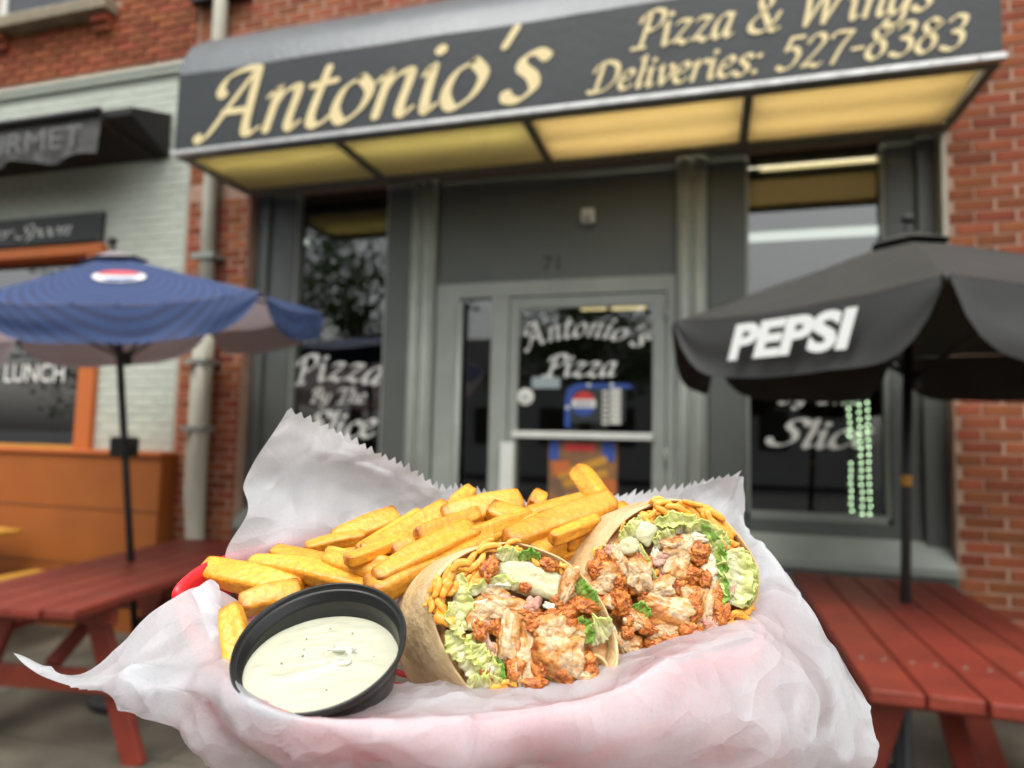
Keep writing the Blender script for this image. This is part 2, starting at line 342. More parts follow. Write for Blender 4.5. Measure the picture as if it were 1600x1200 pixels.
def brickwork(parent, rects, holes, mt, focus, limit=300, proud=.005, y=0.0, jit=.002):
    """running bond over rects; the bricks nearest to focus are objects, the rest one mesh"""
    lst = []
    for (x0, x1, z0, z1) in rects:
        k0 = math.ceil((z0+.001)/COURSE)
        for k in range(k0, int(z1/COURSE)):
            z = k*COURSE; off = (k % 2)*BL/2
            i = math.floor((x0-off)/BL)
            while True:
                a = max(x0, i*BL+off)+.007; b = min(x1, (i+1)*BL+off)-.007; i += 1
                if a > x1-.02: break
                if b-a < .03: continue
                if any(a < hx1 and b > hx0 and z < hz1 and z+COURSE > hz0 for hx0, hx1, hz0, hz1 in holes): continue
                lst.append((a, b, z))
    lst.sort(key=lambda t: (abs((t[0]+t[1])/2-focus[0])*1.0)**2+((t[2]-focus[1])*.8)**2)
    IM = local_inv(parent)
    for a, b, z in lst[:limit]:
        o = bpy.data.objects.new('brick', brick_variant(b-a, mt)); COL.objects.link(o); o.parent = parent
        o.location = IM @ Vector((a, y-proud+random.uniform(-jit, jit), z+.005))
    if len(lst) > limit:
        mb = MB()
        for a, b, z in lst[limit:]:
            q = y-proud+random.uniform(-jit, jit)
            mb.box(a, b, q, q+.05, z+.005, z+.0625)
        o = mb.build('brickwork', mt, parent); o['kind'] = 'stuff'

shop = empty('shop_building', (0, 0, 0), 'red brick shop building with grey painted storefront and glass door', 'building')
wall = MB().box(1.312, 6, 0, .35, -.1, 8).box(-3.93, -3.348, 0, .35, -.1, 3.3).box(-3.93, 1.312, 0, .35, 3.3, 8).build('wall', M_MORTAR, shop)
brickwork(wall, [(1.316, 2.1, 0, 4.7)], [], M_BRICK, (1.5, 2.2), 280)
b2 = brickwork(wall, [(2.1, 6, 0, 8), (1.316, 2.1, 4.7, 8)], [], M_BRICK, (0, 0), 0)
pier = MB().box(-3.92, -3.345, .02, .3, 0, .02).build('pier_base', M_MORTAR, shop)
brickwork(pier, [(-3.915, -3.345, 0.02, 3.3)], [], M_BRICK, (-3.6, 2.0), 220)
upper = MB().box(-3.93, 1.3, .02, .3, 7.9, 7.95).build('upper_wall', M_MORTAR, shop)
brickwork(upper, [(-3.92, 1.3, 3.35, 7.9)], [], M_BRICK, (-2.6, 4.45), 290)

nbr = empty('neighbour_building', (-5.5, 0, 0), 'neighbouring building with pale grey painted brick below red brick', 'building')
NW = (-4.86, 1.27, 2.95)     # window opening: right edge, bottom, top
nwall = MB().box(-9, -3.935, 0, .35, 3.0, 4.37).box(NW[0], -3.935, 0, .35, -.1, 3.0).box(-9, NW[0], 0, .35, -.1, NW[1]).build('painted_wall', M_PMORT, nbr)
brickwork(nwall, [(-7.2, -3.94, 0.0, 4.33)], [(-9, NW[0], NW[1], NW[2]+.03), (-9, -3.88, -.1, 1.2)], M_PBRICK, (-4.3, 3.6), 300, proud=.004, jit=.0012)
MB().box(-9, -3.94, -.035, .1, 4.33, 4.372).box(-9, -3.94, -.05, .1, 4.372, 4.40).build('cornice', M_PBRICK, nbr, bevel=.004)
nup = MB().box(-9, -3.935, .01, .35, 4.40, 8).build('upper_wall', M_MORTAR, nbr)
brickwork(nup, [(-7.0, -3.94, 4.40, 5.6)], [(-6.12, -4.87, 4.99, 5.6)], M_BRICK, (-4.8, 4.7), 300)
# upper window with its stone sill and stepped brick corbels
uw = MB().box(-6.1, -4.86, -.02, .2, 5.03, 5.13).build('window', M_WHITEP, nbr)
MB().box(-6.02, -4.95, -.004, .004, 5.13, 6.2).build('pane', M_GLASS, uw)
MB().box(-4.95, -4.86, -.02, .2, 5.13, 6.2).build('frame', M_WHITEP, uw); MB().box(-6.1, -6.02, -.02, .2, 5.13, 6.2).build('frame', M_WHITEP, uw)
MB().box(-6.22, -4.77, -.14, .2, 4.925, 5.028).build('sill', M_STONE, uw, bevel=.008)
for cx in (-4.89, -6.05):
    for k in range(2):
        MB().box(cx-.085, cx+.085, -.085+k*.035, .1, 4.86-k*COURSE, 4.92-k*COURSE).build('corbel_brick', M_BRICK, nbr)
# dark brackets flanking the downspout
# shop window of the neighbour, orange frame and bulkhead
nwin = MB().box(NW[0], NW[0]+.16, -.05, .16, NW[1], 2.87).box(-9, NW[0]+.16, -.06, .16, 2.87, 2.955).build('window', M_ORANGE2, nbr, bevel=.006)
MB().box(-9, NW[0], .1, .108, NW[1], 2.87).build('pane', M_GLASS2, nwin)
MB().box(-9, NW[0], .06, .09, 1.27, 1.31).build('sill_rail', M_YELLOW, nwin)
MB().box(-9, -3.88, -.16, .05, -.1, 1.255).build('bulkhead', M_ORANGE, nbr, bevel=.008)
MB().box(-9, -3.87, -.185, .05, 1.256, 1.285).build('bulkhead_ledge', M_ORANGE2, nbr, bevel=.004)
for z in (.42, .84):
    MB().box(-9, -3.882, -.163, -.158, z, z+.006).build('groove', M_SIGNB, nbr)
# window lettering LUNCH and the ampersand before it
p0 = onY(18, 597, .095); p1 = onY(100, 597, .095)
font_text('& LUNCH', 'lettering', .155, Vector((p0.x-.28, .095, p0.z)), (1,0,0), (0,0,1), (0,-1,0), M_WLET, nwin, offset=.012, width=p1.x-p0.x+.28)
# neighbour's room behind the glass
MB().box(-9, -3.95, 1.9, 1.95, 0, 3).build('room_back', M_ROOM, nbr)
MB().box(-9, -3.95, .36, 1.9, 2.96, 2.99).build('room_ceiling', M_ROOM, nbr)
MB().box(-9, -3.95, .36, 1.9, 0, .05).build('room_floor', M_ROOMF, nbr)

# ================================================================== storefront (parts of the shop building)
sf = MB()
def pnl(name, x0, x1, z0, z1, y0, m=None, y1=.24, bevel=.004): return MB().box(x0, x1, y0, y1, z0, z1).build(name, m or M_GREY, shop, bevel=bevel)
ZT, ZW0 = 3.42, 1.03
pnl('panel', -3.334, -3.03, .86, ZT, .12); pnl('panel', -2.24, -2.052, .0, ZT, .12); pnl('panel', .012, .236, .0, ZT, .12); pnl('panel', 1.03, 1.309, .86, ZT, .12)
pnl('trim_board', 1.19, 1.306, .86, ZT, .085, y1=.118); pnl('trim_board', -3.332, -3.24, .86, ZT, .085, y1=.118)
pnl('corner_strip', 1.285, 1.311, 2.35, 3.26, -.012, MATS['downspout_paint'], y1=.083)
pnl('transom_panel', -1.842, -.19, 2.53, ZT, .145)
pnl('header', -3.335, 1.31, ZT, 3.6, .02, y1=.3)
for x0 in (-2.05, -.186):
    MB().box(x0+.002, x0+.19, .10, .24, .0, ZT).build('pilaster', M_GREYL, shop, bevel=.006)
    for dx in (.05, .14):
        MB().tube([(x0+dx, .098, .0), (x0+dx, .098, ZT-.005)], .034, 12).build('flute', M_GREYL, shop)
def shop_window(x0, x1):
    wn = MB().box(x0-.006, x0+.02, .135, .23, ZW0, ZT).box(x1-.02, x1+.008, .135, .23, ZW0, ZT).box(x0+.02, x1-.02, .135, .23, ZW0-.03, ZW0+.012).build('window', M_GREYM, shop)
    MB().box(x0+.02, x1-.02, .195, .202, ZW0+.012, ZT).build('pane', M_GLASS, wn)
    MB().box(x0+.03, x1-.03, .26, .275, 2.83, ZT).build('blind', M_BLIND, wn)
    MB().tube([(x0+.03, .268, 2.83), (x1-.03, .268, 2.83)], .012, 8).build('blind_rail', M_BLIND, wn)
    return wn
WL = shop_window(-3.03, -2.24); WR = shop_window(.236, 1.03)
for x0, x1 in ((-3.334, -2.245), (.24, 1.309)):
    pnl('apron_panel', x0, x1, .90, ZW0-.032, .115)
    MB().add([(x0,.113,.92),(x1,.113,.92),(x1,-.03,.79),(x0,-.03,.79),(x0,.113,.74),(x1,.113,.74),(x1,-.03,.745),(x0,-.03,.745)],
             [(0,3,2,1),(3,7,6,2),(0,4,7,3),(1,2,6,5),(4,5,6,7),(0,1,5,4)]).build('window_sill', M_GREYM, shop, bevel=.004)
    pnl('base_panel', x0, x1, .05, .742, .0)
    MB().box(x0+.1, x1-.1, -.008, -.001, .15, .64).build('base_moulding', M_GREY, shop, bevel=.003)
# door, sidelight and frame
pnl('door_frame', -1.842, -1.68, .0, 2.527, .125, M_GREYM, y1=.2); pnl('door_frame', -1.43, -1.305, .0, 2.42, .125, M_GREYM, y1=.2)
pnl('door_frame', -.245, -.19, .0, 2.527, .125, M_GREYM, y1=.2); pnl('door_frame', -1.68, -.245, 2.42, 2.527, .125, M_GREYM, y1=.2)
sd = MB().box(-1.68, -1.43, .15, .19, .0, .3).build('sidelight', M_GREYM, shop)
MB().box(-1.68, -1.43, .165, .172, .3, 2.42).build('pane', M_GLASS, sd)
MB().tube([(-1.655,.11,.1),(-1.655,.11,2.40)], .02, 10).build('pull_pole', M_GREYL, sd)
door = MB().box(-1.30, -1.235, .14, .185, .1, 2.415).box(-.335, -.25, .14, .185, .1, 2.415).box(-1.235, -.335, .14, .185, 2.335, 2.415).box(-1.235, -.335, .14, .185, .1, .35).build('door', M_GREYM, shop, bevel=.004)
MB().box(-1.235, -.335, .155, .162, .35, 2.335).build('pane', M_GLASS, door)
MB().box(-1.26, -.33, .10, .139, 1.455, 1.50).build('push_bar', M_WHITEP, door, bevel=.004)
MB().box(-1.33, -1.235, .07, .138, 1.05, 1.42).build('handle', M_WHITEP, door, bevel=.006)
for zz in (2.28, 1.35, .5): MB().tube([(-.247,.13,zz-.06),(-.247,.13,zz+.06)], .011, 8).build('hinge', M_GREYM, door)
# number 71 and white sensor box over the door
a = onY(848, 423, .143); b = onY(874, 423, .143)
font_text('71', 'house_number', .10, Vector((a.x, .143, a.z)), (1,0,0), (0,0,1), (0,-1,0), M_NUMB, shop, width=b.x-a.x)
a = onY(920, 340, .14)
sb = MB().box(a.x-.045, a.x+.045, .085, .142, a.z-.05, a.z+.05).build('sensor_box', M_WHITEP, shop, bevel=.012)
MB().lathe((a.x, .085, a.z-.02), [(.0,.02),(.02,.012),(.024,0)], 14, Vector((0,-1,0))).build('sensor_lens', M_GREYL, sb)
# interior
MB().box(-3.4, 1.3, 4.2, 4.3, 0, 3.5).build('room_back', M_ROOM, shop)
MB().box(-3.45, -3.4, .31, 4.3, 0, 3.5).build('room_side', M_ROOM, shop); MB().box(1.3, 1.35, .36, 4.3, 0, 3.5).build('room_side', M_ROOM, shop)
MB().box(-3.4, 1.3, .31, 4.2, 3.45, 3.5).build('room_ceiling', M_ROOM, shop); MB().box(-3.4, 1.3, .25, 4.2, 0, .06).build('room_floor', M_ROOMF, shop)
def tube_light(px0, px1, py, y, h, m, label, r=.02):
    a = onY(px0, py, y); b = onY(px1, py, y); z = (a.z+b.z)/2
    t = empty('ceiling_light', (a.x, y, z+.03), label, 'light', 'tube lights inside the shop')
    MB().box(a.x, b.x, y-.04, y+.04, z+r+.004, z+r+.04).build('housing', M_GREYL, t)
    MB().tube([(a.x+.02,y,z),(b.x-.02,y,z)], r, 10).build('tube', m, t)
    MB().tube([((a.x+b.x)/2,y,z+.06),((a.x+b.x)/2,y,3.45)], .005, 6).build('hanger', M_GREYM, t)
tube_light(1183, 1395, 257, .245, 0, M_TUBE, 'warm tube light at the top of the right shop window', .012)
tube_light(1165, 1392, 366, .6, 0, M_TUBEW, 'white tube light seen through the right shop window', .03)
tube_light(452, 610, 375, .34, 0, M_TUBEW, 'white tube light in the upper part of the left shop window', .018)
tube_light(905, 950, 478, 2.2, 0, M_TUBE, 'short yellow tube light behind the top of the glass door', .045)
tube_light(952, 1012, 477, 2.2, 0, M_TUBE, 'longer yellow tube light behind the top of the glass door', .045)

# window lettering on the panes
def pane_text(txt, x0, x1, py, y, cap, parent, base=None, m=None, **kw):
    a = onY(x0, py, y); b = onY(x1, py, y); sc = (b.x-a.x)/(x1-x0)
    return pen_text(txt, cap*sc/.72, Vector((a.x, y, a.z)), (1,0,0), (0,0,1), (0,-1,0), width=b.x-a.x, base=base, **kw).build('lettering', m or M_WLET, parent)
arcU = lambda h: (lambda u: (h*(1-(2*u-1)**2), -h*4*(2*u-1)*.35))
arcD = lambda h: (lambda u: (-h*(1-(2*u-1)**2), h*4*(2*u-1)*.35))
pane_text('Pizza', 460, 592, 603, .19, 37, WL, arcU(.16), nib=.062)
pane_text('By The', 484, 570, 629, .19, 20, WL, nib=.062)
pane_text('Slice', 470, 586, 678, .19, 36, WL, arcD(.10), nib=.062)
pane_text('By The', 1214, 1342, 630, .19, 30, WR, nib=.06)
pane_text('Slice', 1200, 1362, 692, .19, 46, WR, arcD(.10), nib=.062)
pane_text('Antonio\'s', 822, 1000, 547, .15, 34, door, arcU(.42), nib=.06)
pane_text('Pizza', 850, 960, 588, .15, 33, door, nib=.06)

# ================================================================== shop awning
AX0, AX1, AY, AZ = -3.352, 1.318, -.772, 3.262
aw = empty('shop_awning', (-1.0, -.02, AZ), 'long dark grey vinyl awning with cream lettering and lit underside', 'awning')
PROF = [(-.772,3.79),(-.742,3.92),(-.672,4.05),(-.56,4.16),(-.42,4.255),(-.2,4.35),(-.012,4.395)]
n = 40
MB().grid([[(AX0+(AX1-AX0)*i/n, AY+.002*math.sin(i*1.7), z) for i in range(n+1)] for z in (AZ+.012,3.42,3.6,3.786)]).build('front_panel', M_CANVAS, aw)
MB().grid([[(AX0+(AX1-AX0)*i/n, y+.004*nz((i*.3,y*2,0),1), z+.006*nz((i*.21,y*3,4),1)) for i in range(n+1)] for y, z in PROF]).build('top_panel', M_CANVAS_SKYLIT, aw)
for x in (AX0, AX1):
    MB().add([(x,-.012,AZ),(x,AY,AZ)]+[(x,y,z) for y, z in PROF], [tuple(range(len(PROF)+2))]).build('end_panel', M_CANVAS, aw)
MB().box(AX0-.012, AX1+.012, AY-.022, AY+.02, AZ-.022, AZ+.008).build('edge_trim', M_ALU, aw, bevel=.004)
for i in range(24):
    x = AX0+.1+i*(AX1-AX0-.2)/23
    MB().lathe((x, AY-.022, AZ-.007), [(.0,.006),(.006,.004),(.007,0)], 8, Vector((0,-1,0))).build('rivet', M_ALU, aw)
MB().box(AX0, AX1, AY+.025, AY+.06, AZ-.028, AZ+.02).build('front_rail', M_DARK, aw); MB().box(AX0, AX1, -.10, -.015, AZ-.02, AZ+.03).build('back_rail', M_DARK, aw)
divs = [AX0+.03]+[onZ(px, py, AZ).x for px, py in ((545,235),(838,215),(1166,180))]+[AX1-.03]
for x in [AX0+.015]+divs[1:4]+[AX1-.015]:
    MB().box(x-.022, x+.022, AY+.06, -.1, AZ-.018, AZ+.03).build('cross_rail', M_DARK, aw)
for i in range(4):
    x0, x1 = divs[i]+.024, divs[i+1]-.024; yb = -.102
    MB().box(x0, x1, AY+.061, yb, AZ+.0, AZ+.006).build('light_panel', M_LIT2 if i < 2 else M_LIT, aw)
    for yt in ((AY+.24,) if i < 2 else (AY+.20, AY+.48)):
        MB().tube([(x0+.02, yt, AZ+.13), (x1-.02, yt, AZ+.13)], .019, 10).build('lamp_tube', M_AWT2 if i < 2 else M_AWT, aw)
    k = int((x1-x0)/.03)
    rb = MB()
    for j in range(k):
        xx = x0+.015+j*.03; rb.box(xx-.003, xx+.003, AY+.062, yb-.001, AZ-.006, AZ-.0005)
    o = rb.build('prism_rib', M_LIT2 if i < 2 else M_LIT, aw); o['kind'] = 'stuff'
def awn_text(txt, px0, py0, px1, cap, **kw):
    y = AY-.004; a = onY(px0, py0, y); sc = -a.y
    b = onY(px1, py0, y); c = onY(px0, py0-cap, y)
    return pen_text(txt, (c.z-a.z)/.72, Vector((a.x, y, a.z)), (1,0,0), (0,0,1), (0,-1,0), width=b.x-a.x, **kw).build('lettering', M_CREAM, aw)
awn_text("Antonio's", 312, 217, 838, 96, nib=.054)
awn_text('Pizza & Wings', 990, 77, 1458, 54, nib=.055)
awn_text('Deliveries: 527-8383', 920, 146, 1508, 45, nib=.057)

# ================================================================== downspout, neighbour awning, sign boards
ds = empty('downspout', (-3.62, -.07, .1), 'pale grey metal downspout running down the brick pier', 'downspout')
MB().tube([(-3.66,-.08,8),(-3.66,-.08,4.5),(-3.655,-.075,3.2),(-3.64,-.075,2.2)], .055, 14).build('upper_pipe', M_GREYPIPE, ds)
MB().tube([(-3.70,-.06,2.25),(-3.70,-.065,1.0),(-3.66,-.07,.7),(-3.60,-.1,.4),(-3.54,-.16,.12)], .036, 12).build('thin_pipe', M_GREYPIPE, ds)
MB().tube([(-3.615,-.08,2.2),(-3.615,-.08,1.1),(-3.60,-.09,.8),(-3.54,-.14,.45),(-3.48,-.2,.12)], .062, 14).build('lower_pipe', M_GREYPIPE, ds)
MB().lathe((-3.63,-.08,2.16), [(.064,0),(.075,.03),(.075,.12),(.06,.16)], 16).build('collar', M_GREYPIPE, ds)
for z in (1.95, 1.45, 2.75, 4.85):
    MB().box(-3.74 if z < 4 else -3.95, -3.54 if z < 4 else -3.42, -.15 if z < 4 else -.10, -.012, z, z+.035).build('strap', M_BLACKM if z > 4 else M_GREYM, ds)

na = empty('retractable_awning', (-4.9, -.02, 3.5), 'rolled black fabric awning with grey drooping valance on painted wall', 'awning')
a = onY(205, 180, -.02)
def naP(px, py, y): return onY(px, py, y)
xr = -4.13
MB().add([(-9,-.012,3.99),(xr,-.012,3.99),(xr,-.40,3.86),(-9,-.40,3.86),(-9,-.40,3.80),(xr,-.40,3.80),(xr,-.012,3.62),(-9,-.012,3.62)],
         [(0,1,2,3),(3,2,5,4),(4,5,6,7),(7,6,1,0),(1,6,5,2)]).build('cassette', M_BLACKF, na, bevel=.006)
P = []
for k in range(9):
    t = k/8; row = []
    for i in range(121):
        x = -7.2+(xr-.26+7.2)*i/120; wv = math.sin(x*17+1.5*math.sin(x*5))
        row.append((x, -.42-.03*t+.022*t*wv+.015*t*nz((x*3,t*2,0),2), 3.83-.34*t-.025*t*t*math.sin(x*9+1)))
    P.append(row)
M_VAL = mat('valance_fabric', (.07,.068,.066), .8, .2, (.11,.11,.105), 14, .3, 120, transl=.2)
MB().grid(P).build('valance', M_VAL, na)
MB().tube([(-7.2,-.445,3.835),(xr-.25,-.445,3.835)], .03, 10).build('front_bar', M_BLACKM, na)
font_text('GOURMET', 'valance_print', .17, Vector((-5.95,-.478,3.56)), (1,0,0), (0,0,1), (0,-1,0), mat('faded_print', (.15,.15,.145), .8, .1), na, width=1.45)
MB().bar((xr-.1,-.03,3.62),(xr-.3,-.42,3.80), .03,.03).build('arm', M_BLACKM, na)
# wall sign: lettering cut by the frame on its left
sg = empty('sign_board', (-5.2, -.01, 2.95), 'black sign board with thin white script on painted wall', 'sign')
MB().box(-7.0, -4.735, -.035, -.008, 2.985, 3.225).build('board', M_SIGNB, sg, bevel=.003)
for x in (-4.77, -6.0):
    for z in (3.2, 3.01): MB().lathe((x,-.035,z), [(0,.004),(.006,.002),(.007,0)], 8, Vector((0,-1,0))).build('screw', M_ALU, sg)
a = onY(0, 374, -.036); b = onY(108, 372, -.036)
pen_text('Silver Spoon', .155, Vector((a.x-(b.x-a.x)*.58, -.036, a.z-.005)), (1,0,0), (0,0,1), (0,-1,0), width=(b.x-a.x)*1.58, nib=.04, slant=.35).build('lettering', M_WLET, sg)

# ================================================================== things on the door
def decal(name, px, py, wpx, hpx, y, m, label, cat, round_=False):
    a = onY(px, py, y); sc = (onY(px+10, py, y).x-a.x)/10; t = empty(name, (a.x, y, a.z), label, cat)
    W, H = wpx*sc/2, hpx*sc/2
    if round_: MB().lathe((a.x, y, a.z), [(0,.004),(W*.92,.004),(W,.002),(W,-.001)], 28, Vector((0,-1,0))).build('disc', m, t)
    else: MB().box(a.x-W, a.x+W, y-.003, y+.001, a.z-H, a.z+H).build('sheet', m, t, bevel=.001)
    return t, a, sc
M_STW = mat('sticker_white', (.62,.62,.55), .5, .3); M_STB = mat('sticker_blue', (.03,.075,.30), .4, .4); M_STR = mat('sticker_red', (.5,.04,.04), .4, .4)
M_STK = mat('sticker_charcoal', (.03,.035,.035), .5, .3); M_STG = mat('sticker_pale', (.30,.36,.36), .5, .3)
t, a, sc = decal('round_sticker', 821, 620, 26, 26, .150, M_STW, 'round white sticker on the glass near the door handle', 'sticker', True)
MB().lathe((a.x, .1455, a.z), [(0.004*1,.001),(.014,.001),(.018,0.0)], 20, Vector((0,-1,0))).build('print', M_STG, t)
decal('paper_notice', 853, 598, 44, 17, .151, M_STG, 'small pale notice under the door lettering', 'notice')
t, a, sc = decal('hours_sign', 931, 632, 90, 56, .1515, M_STK, 'dark hours sign with blue border and round drink emblem', 'sign')
W, H = 45*sc, 28*sc
pts = [(a.x-W-.015,.149,a.z-H-.02)]+[(a.x-W-.015+.10*(1-math.cos(q)),.149,a.z+H-.08+.10*math.sin(q)) for q in [rad(k*15) for k in range(7)]]+[(a.x+W+.02,.149,a.z+H+.02)]
sq = MB()
sq.grid([[Vector(p)+Vector((0,-.003,0)) for p in pts],[Vector(p)+Vector((.035,-.003,-.032)) for p in pts]], False).build('border', M_STB, t)
ec = Vector((a.x-W*.42, .146, a.z+.005))
er = 19*sc
def disc_band(z0, z1, k=24):
    r = []
    for i in range(k+1):
        z = z0+(z1-z0)*i/k; xw = er*math.sqrt(max(0, 1-(z/er)**2)); r.append((ec+Vector((-xw,0,z)), ec+Vector((xw,0,z))))
    return MB().grid(r, False)
disc_band(er*.33, er*.999).build('emblem_red', M_STR, t); disc_band(-er*.33, er*.33).build('emblem_white', M_STW, t); disc_band(-er*.999, -er*.33).build('emblem_blue', M_STB, t)
font_text('pepsi', 'emblem_lettering', er*.42, ec+Vector((-er*.62,-.0005,-er*.24)), (1,0,0), (0,0,1), (0,-1,0), M_STB, t, width=er*1.25)
for k in range(7):
    MB().box(a.x+W*.22, a.x+W*.45, .1466, .1474, a.z+H*.62-k*.034, a.z+H*.62-k*.034+.018).build('day_print', M_STW, t)
    MB().box(a.x+W*.50, a.x+W*.86, .1466, .1474, a.z+H*.66-k*.034, a.z+H*.66-k*.034+.027).build('hour_print', M_STW, t)
for dx, dz in ((-W*.25, H+.01), (W*.55, H+.01), (-W-.0, -H*.2)):
    MB().lathe((a.x+dx,.146,a.z+dz), [(0,.004),(.012,.002),(.014,0)], 12, Vector((0,-1,0))).build('suction_cup', M_STW, t)
t, a, sc = decal('food_poster', 910, 740, 108, 100, .152, mat('poster_print', (.10,.07,.05), .5, .3, (.28,.13,.05), 9), 'colourful food poster on the lower glass of the door', 'poster')
for (dx, dz, wx, wz, m, rot) in ((-.19,.15,.06,.13,MATS['sticker_blue'],0),(.17,.15,.08,.13,MATS['sticker_blue'],0),(-.02,.17,.20,.045,M_STR,0),(.0,.04,.34,.05,M_YELLOW,.35),(.02,-.03,.30,.05,M_YELLOW,.3),(-.14,.03,.12,.1,M_ORANGE2,.1),(.14,-.08,.16,.1,M_ORANGE2,0)):
    c, s_ = math.cos(rot), math.sin(rot); q = [(-wx/2,-wz/2),(wx/2,-wz/2),(wx/2,wz/2),(-wx/2,wz/2)]
    MB().add([(a.x+dx+u*c-v*s_, .1465-.0006*random.random(), a.z+dz+u*s_+v*c) for u, v in q], [(0,1,2,3)]).build('print', m, t)
font_text('ALL', 'print_lettering', .05, Vector((a.x-.12,.1455,a.z-.19)), (1,0,0), (0,0,1), (0,-1,0), M_STW, t, offset=.02)

# ================================================================== LED strings behind the right window
for (px0, py0, px1, py1, k, gap, lab) in ((1326,607,1331,809,20,(8,11),'left'),(1342,610,1348,803,18,None,'middle'),(1355,606,1360,803,18,None,'right')):
    t = empty('led_string', onY(px0, py0, .17), 'string of pale green LED lamps on right window, %s of three' % lab, 'led string', 'hanging LED strings')
    MB().tube([onY(px0, py0-60, .176), onY(px1, py1, .176)], .003, 6).build('wire', M_WIRE, t)
    for i in range(k):
        if gap and gap[0] <= i < gap[1]: continue
        f = i/(k-1); p = onY(px0+(px1-px0)*f+random.uniform(-1,1), py0+(py1-py0)*f, .172)
        MB().lathe(p, [(.0,.008),(.003,.007),(.005,.003),(.005,-.003),(.003,-.006),(0,-.007)], 8, Vector((0,-1,0))).build('led_lamp', M_LED, t)

# ================================================================== umbrellas
def umbrella(label, apex, base, Rr, rise, val, phi, fab, fabin, pole_m, tilt=(0,0), sag=.05, notch=3.0, cap=True):
    apex = Vector(apex); t = empty('patio_umbrella', base, label, 'umbrella', 'umbrellas over the red picnic tables')
    ax = (apex-Vector(base)).normalized() if tilt is None else Vector((tilt[0], tilt[1], 1)).normalized()
    e1 = Vector((1,0,0)); e1 = (e1-ax*e1.dot(ax)).normalized(); e2 = ax.cross(e1)
    cor = [apex-ax*rise+(e1*math.cos(phi+k*math.pi/3)+e2*math.sin(phi+k*math.pi/3))*Rr for k in range(6)]
    info = []
    for k in range(6):
        A, B = cor[k], cor[(k+1) % 6]; g = []; nu = 24; nv = 14
        nrm = (A-apex).cross(B-apex).normalized()
        if nrm.z < 0: nrm = -nrm
        for i in range(nv+1):
            v = .06+.94*i/nv
            g.append([apex.lerp(A.lerp(B, j/nu), v)-nrm*(sag*Rr*math.sin(math.pi*j/nu)*v*v*(1.35-v*.6))+nrm*.012*nz((j*.2,i*.3,k*5+Rr*9),1.0)*v for j in range(nu+1)])
        pm = MB().grid([r[::-1] for r in g]); o = pm.build('canopy_panel', fab, t)
        uv = o.data.attributes.new('pv', 'FLOAT', 'POINT'); uv.data.foreach_set('value', [i/nv for i in range(nv+1) for j in range(nu+1)])
        uv = o.data.attributes.new('pu', 'FLOAT', 'POINT'); uv.data.foreach_set('value', [j/nu for i in range(nv+1) for j in range(nu+1)])
        rim = g[-1]; out = ((A+B)/2-(apex-ax*rise)).normalized(); h = []
        for i in range(9):
            f = i/8
            h.append([rim[j]-ax*(val*f*(1-abs(2*j/nu-1)**notch*.92)+.002)+out*(.02*f+.025*f*nz((j*.22,f*2,k*3+1),1)) for j in range(nu+1)])
        vo = MB().grid([r[::-1] for r in h]).build('valance', fab, t)
        uv = vo.data.attributes.new('pv', 'FLOAT', 'POINT'); uv.data.foreach_set('value', [1+i/8*.22 for i in range(9) for j in range(nu+1)])
        uv = vo.data.attributes.new('pu', 'FLOAT', 'POINT'); uv.data.foreach_set('value', [j/nu for i in range(9) for j in range(nu+1)])
        info.append((A, B, out, g))
        MB().tube([apex-ax*.09+ (A-apex)*.02, A-ax*.015], .009, 8).build('rib', pole_m, t)
        MB().tube([apex-ax*(rise+.22), apex.lerp(A, .52)-ax*.03], .007, 8).build('strut', pole_m, t)
        MB().lathe(A-ax*.01, [(0,-.02),(.014,-.014),(.014,.012),(0,.02)], 8, ax).build('rib_tip', pole_m, t)
    # vent cap
    if cap:
        for k in range(6):
            A = apex+(cor[k]-apex)*.16+ax*.03; B = apex+(cor[(k+1) % 6]-apex)*.16+ax*.03
            MB().grid([[ (apex+ax*.035).lerp(A.lerp(B, j/8), i/4) for j in range(9)] for i in range(5)]).build('vent_panel', fabin if False else fab, t)
    MB().lathe(apex+ax*.03, [(.02,0),(.022,.012),(.012,.022),(.012,.03),(.026,.045),(.028,.06),(.014,.075),(0,.078)], 14, ax).build('finial', pole_m, t)
    MB().tube([Vector(base), Vector(base).lerp(apex, .5), apex-ax*.02], .019, 14).build('pole', pole_m, t)
    hub = apex-ax*(rise+.22)
    MB().lathe(hub, [(.022,-.04),(.034,-.03),(.034,.03),(.022,.04)], 14, ax).build('hub', pole_m, t)
    MB().lathe((base[0], base[1], gz(base[0])), [(.24,.0),(.25,.02),(.24,.05),(.06,.085),(.035,.10),(.032,.42),(.02,.42)], 28).build('base', M_BLACKM, t)
    return t, info, ax

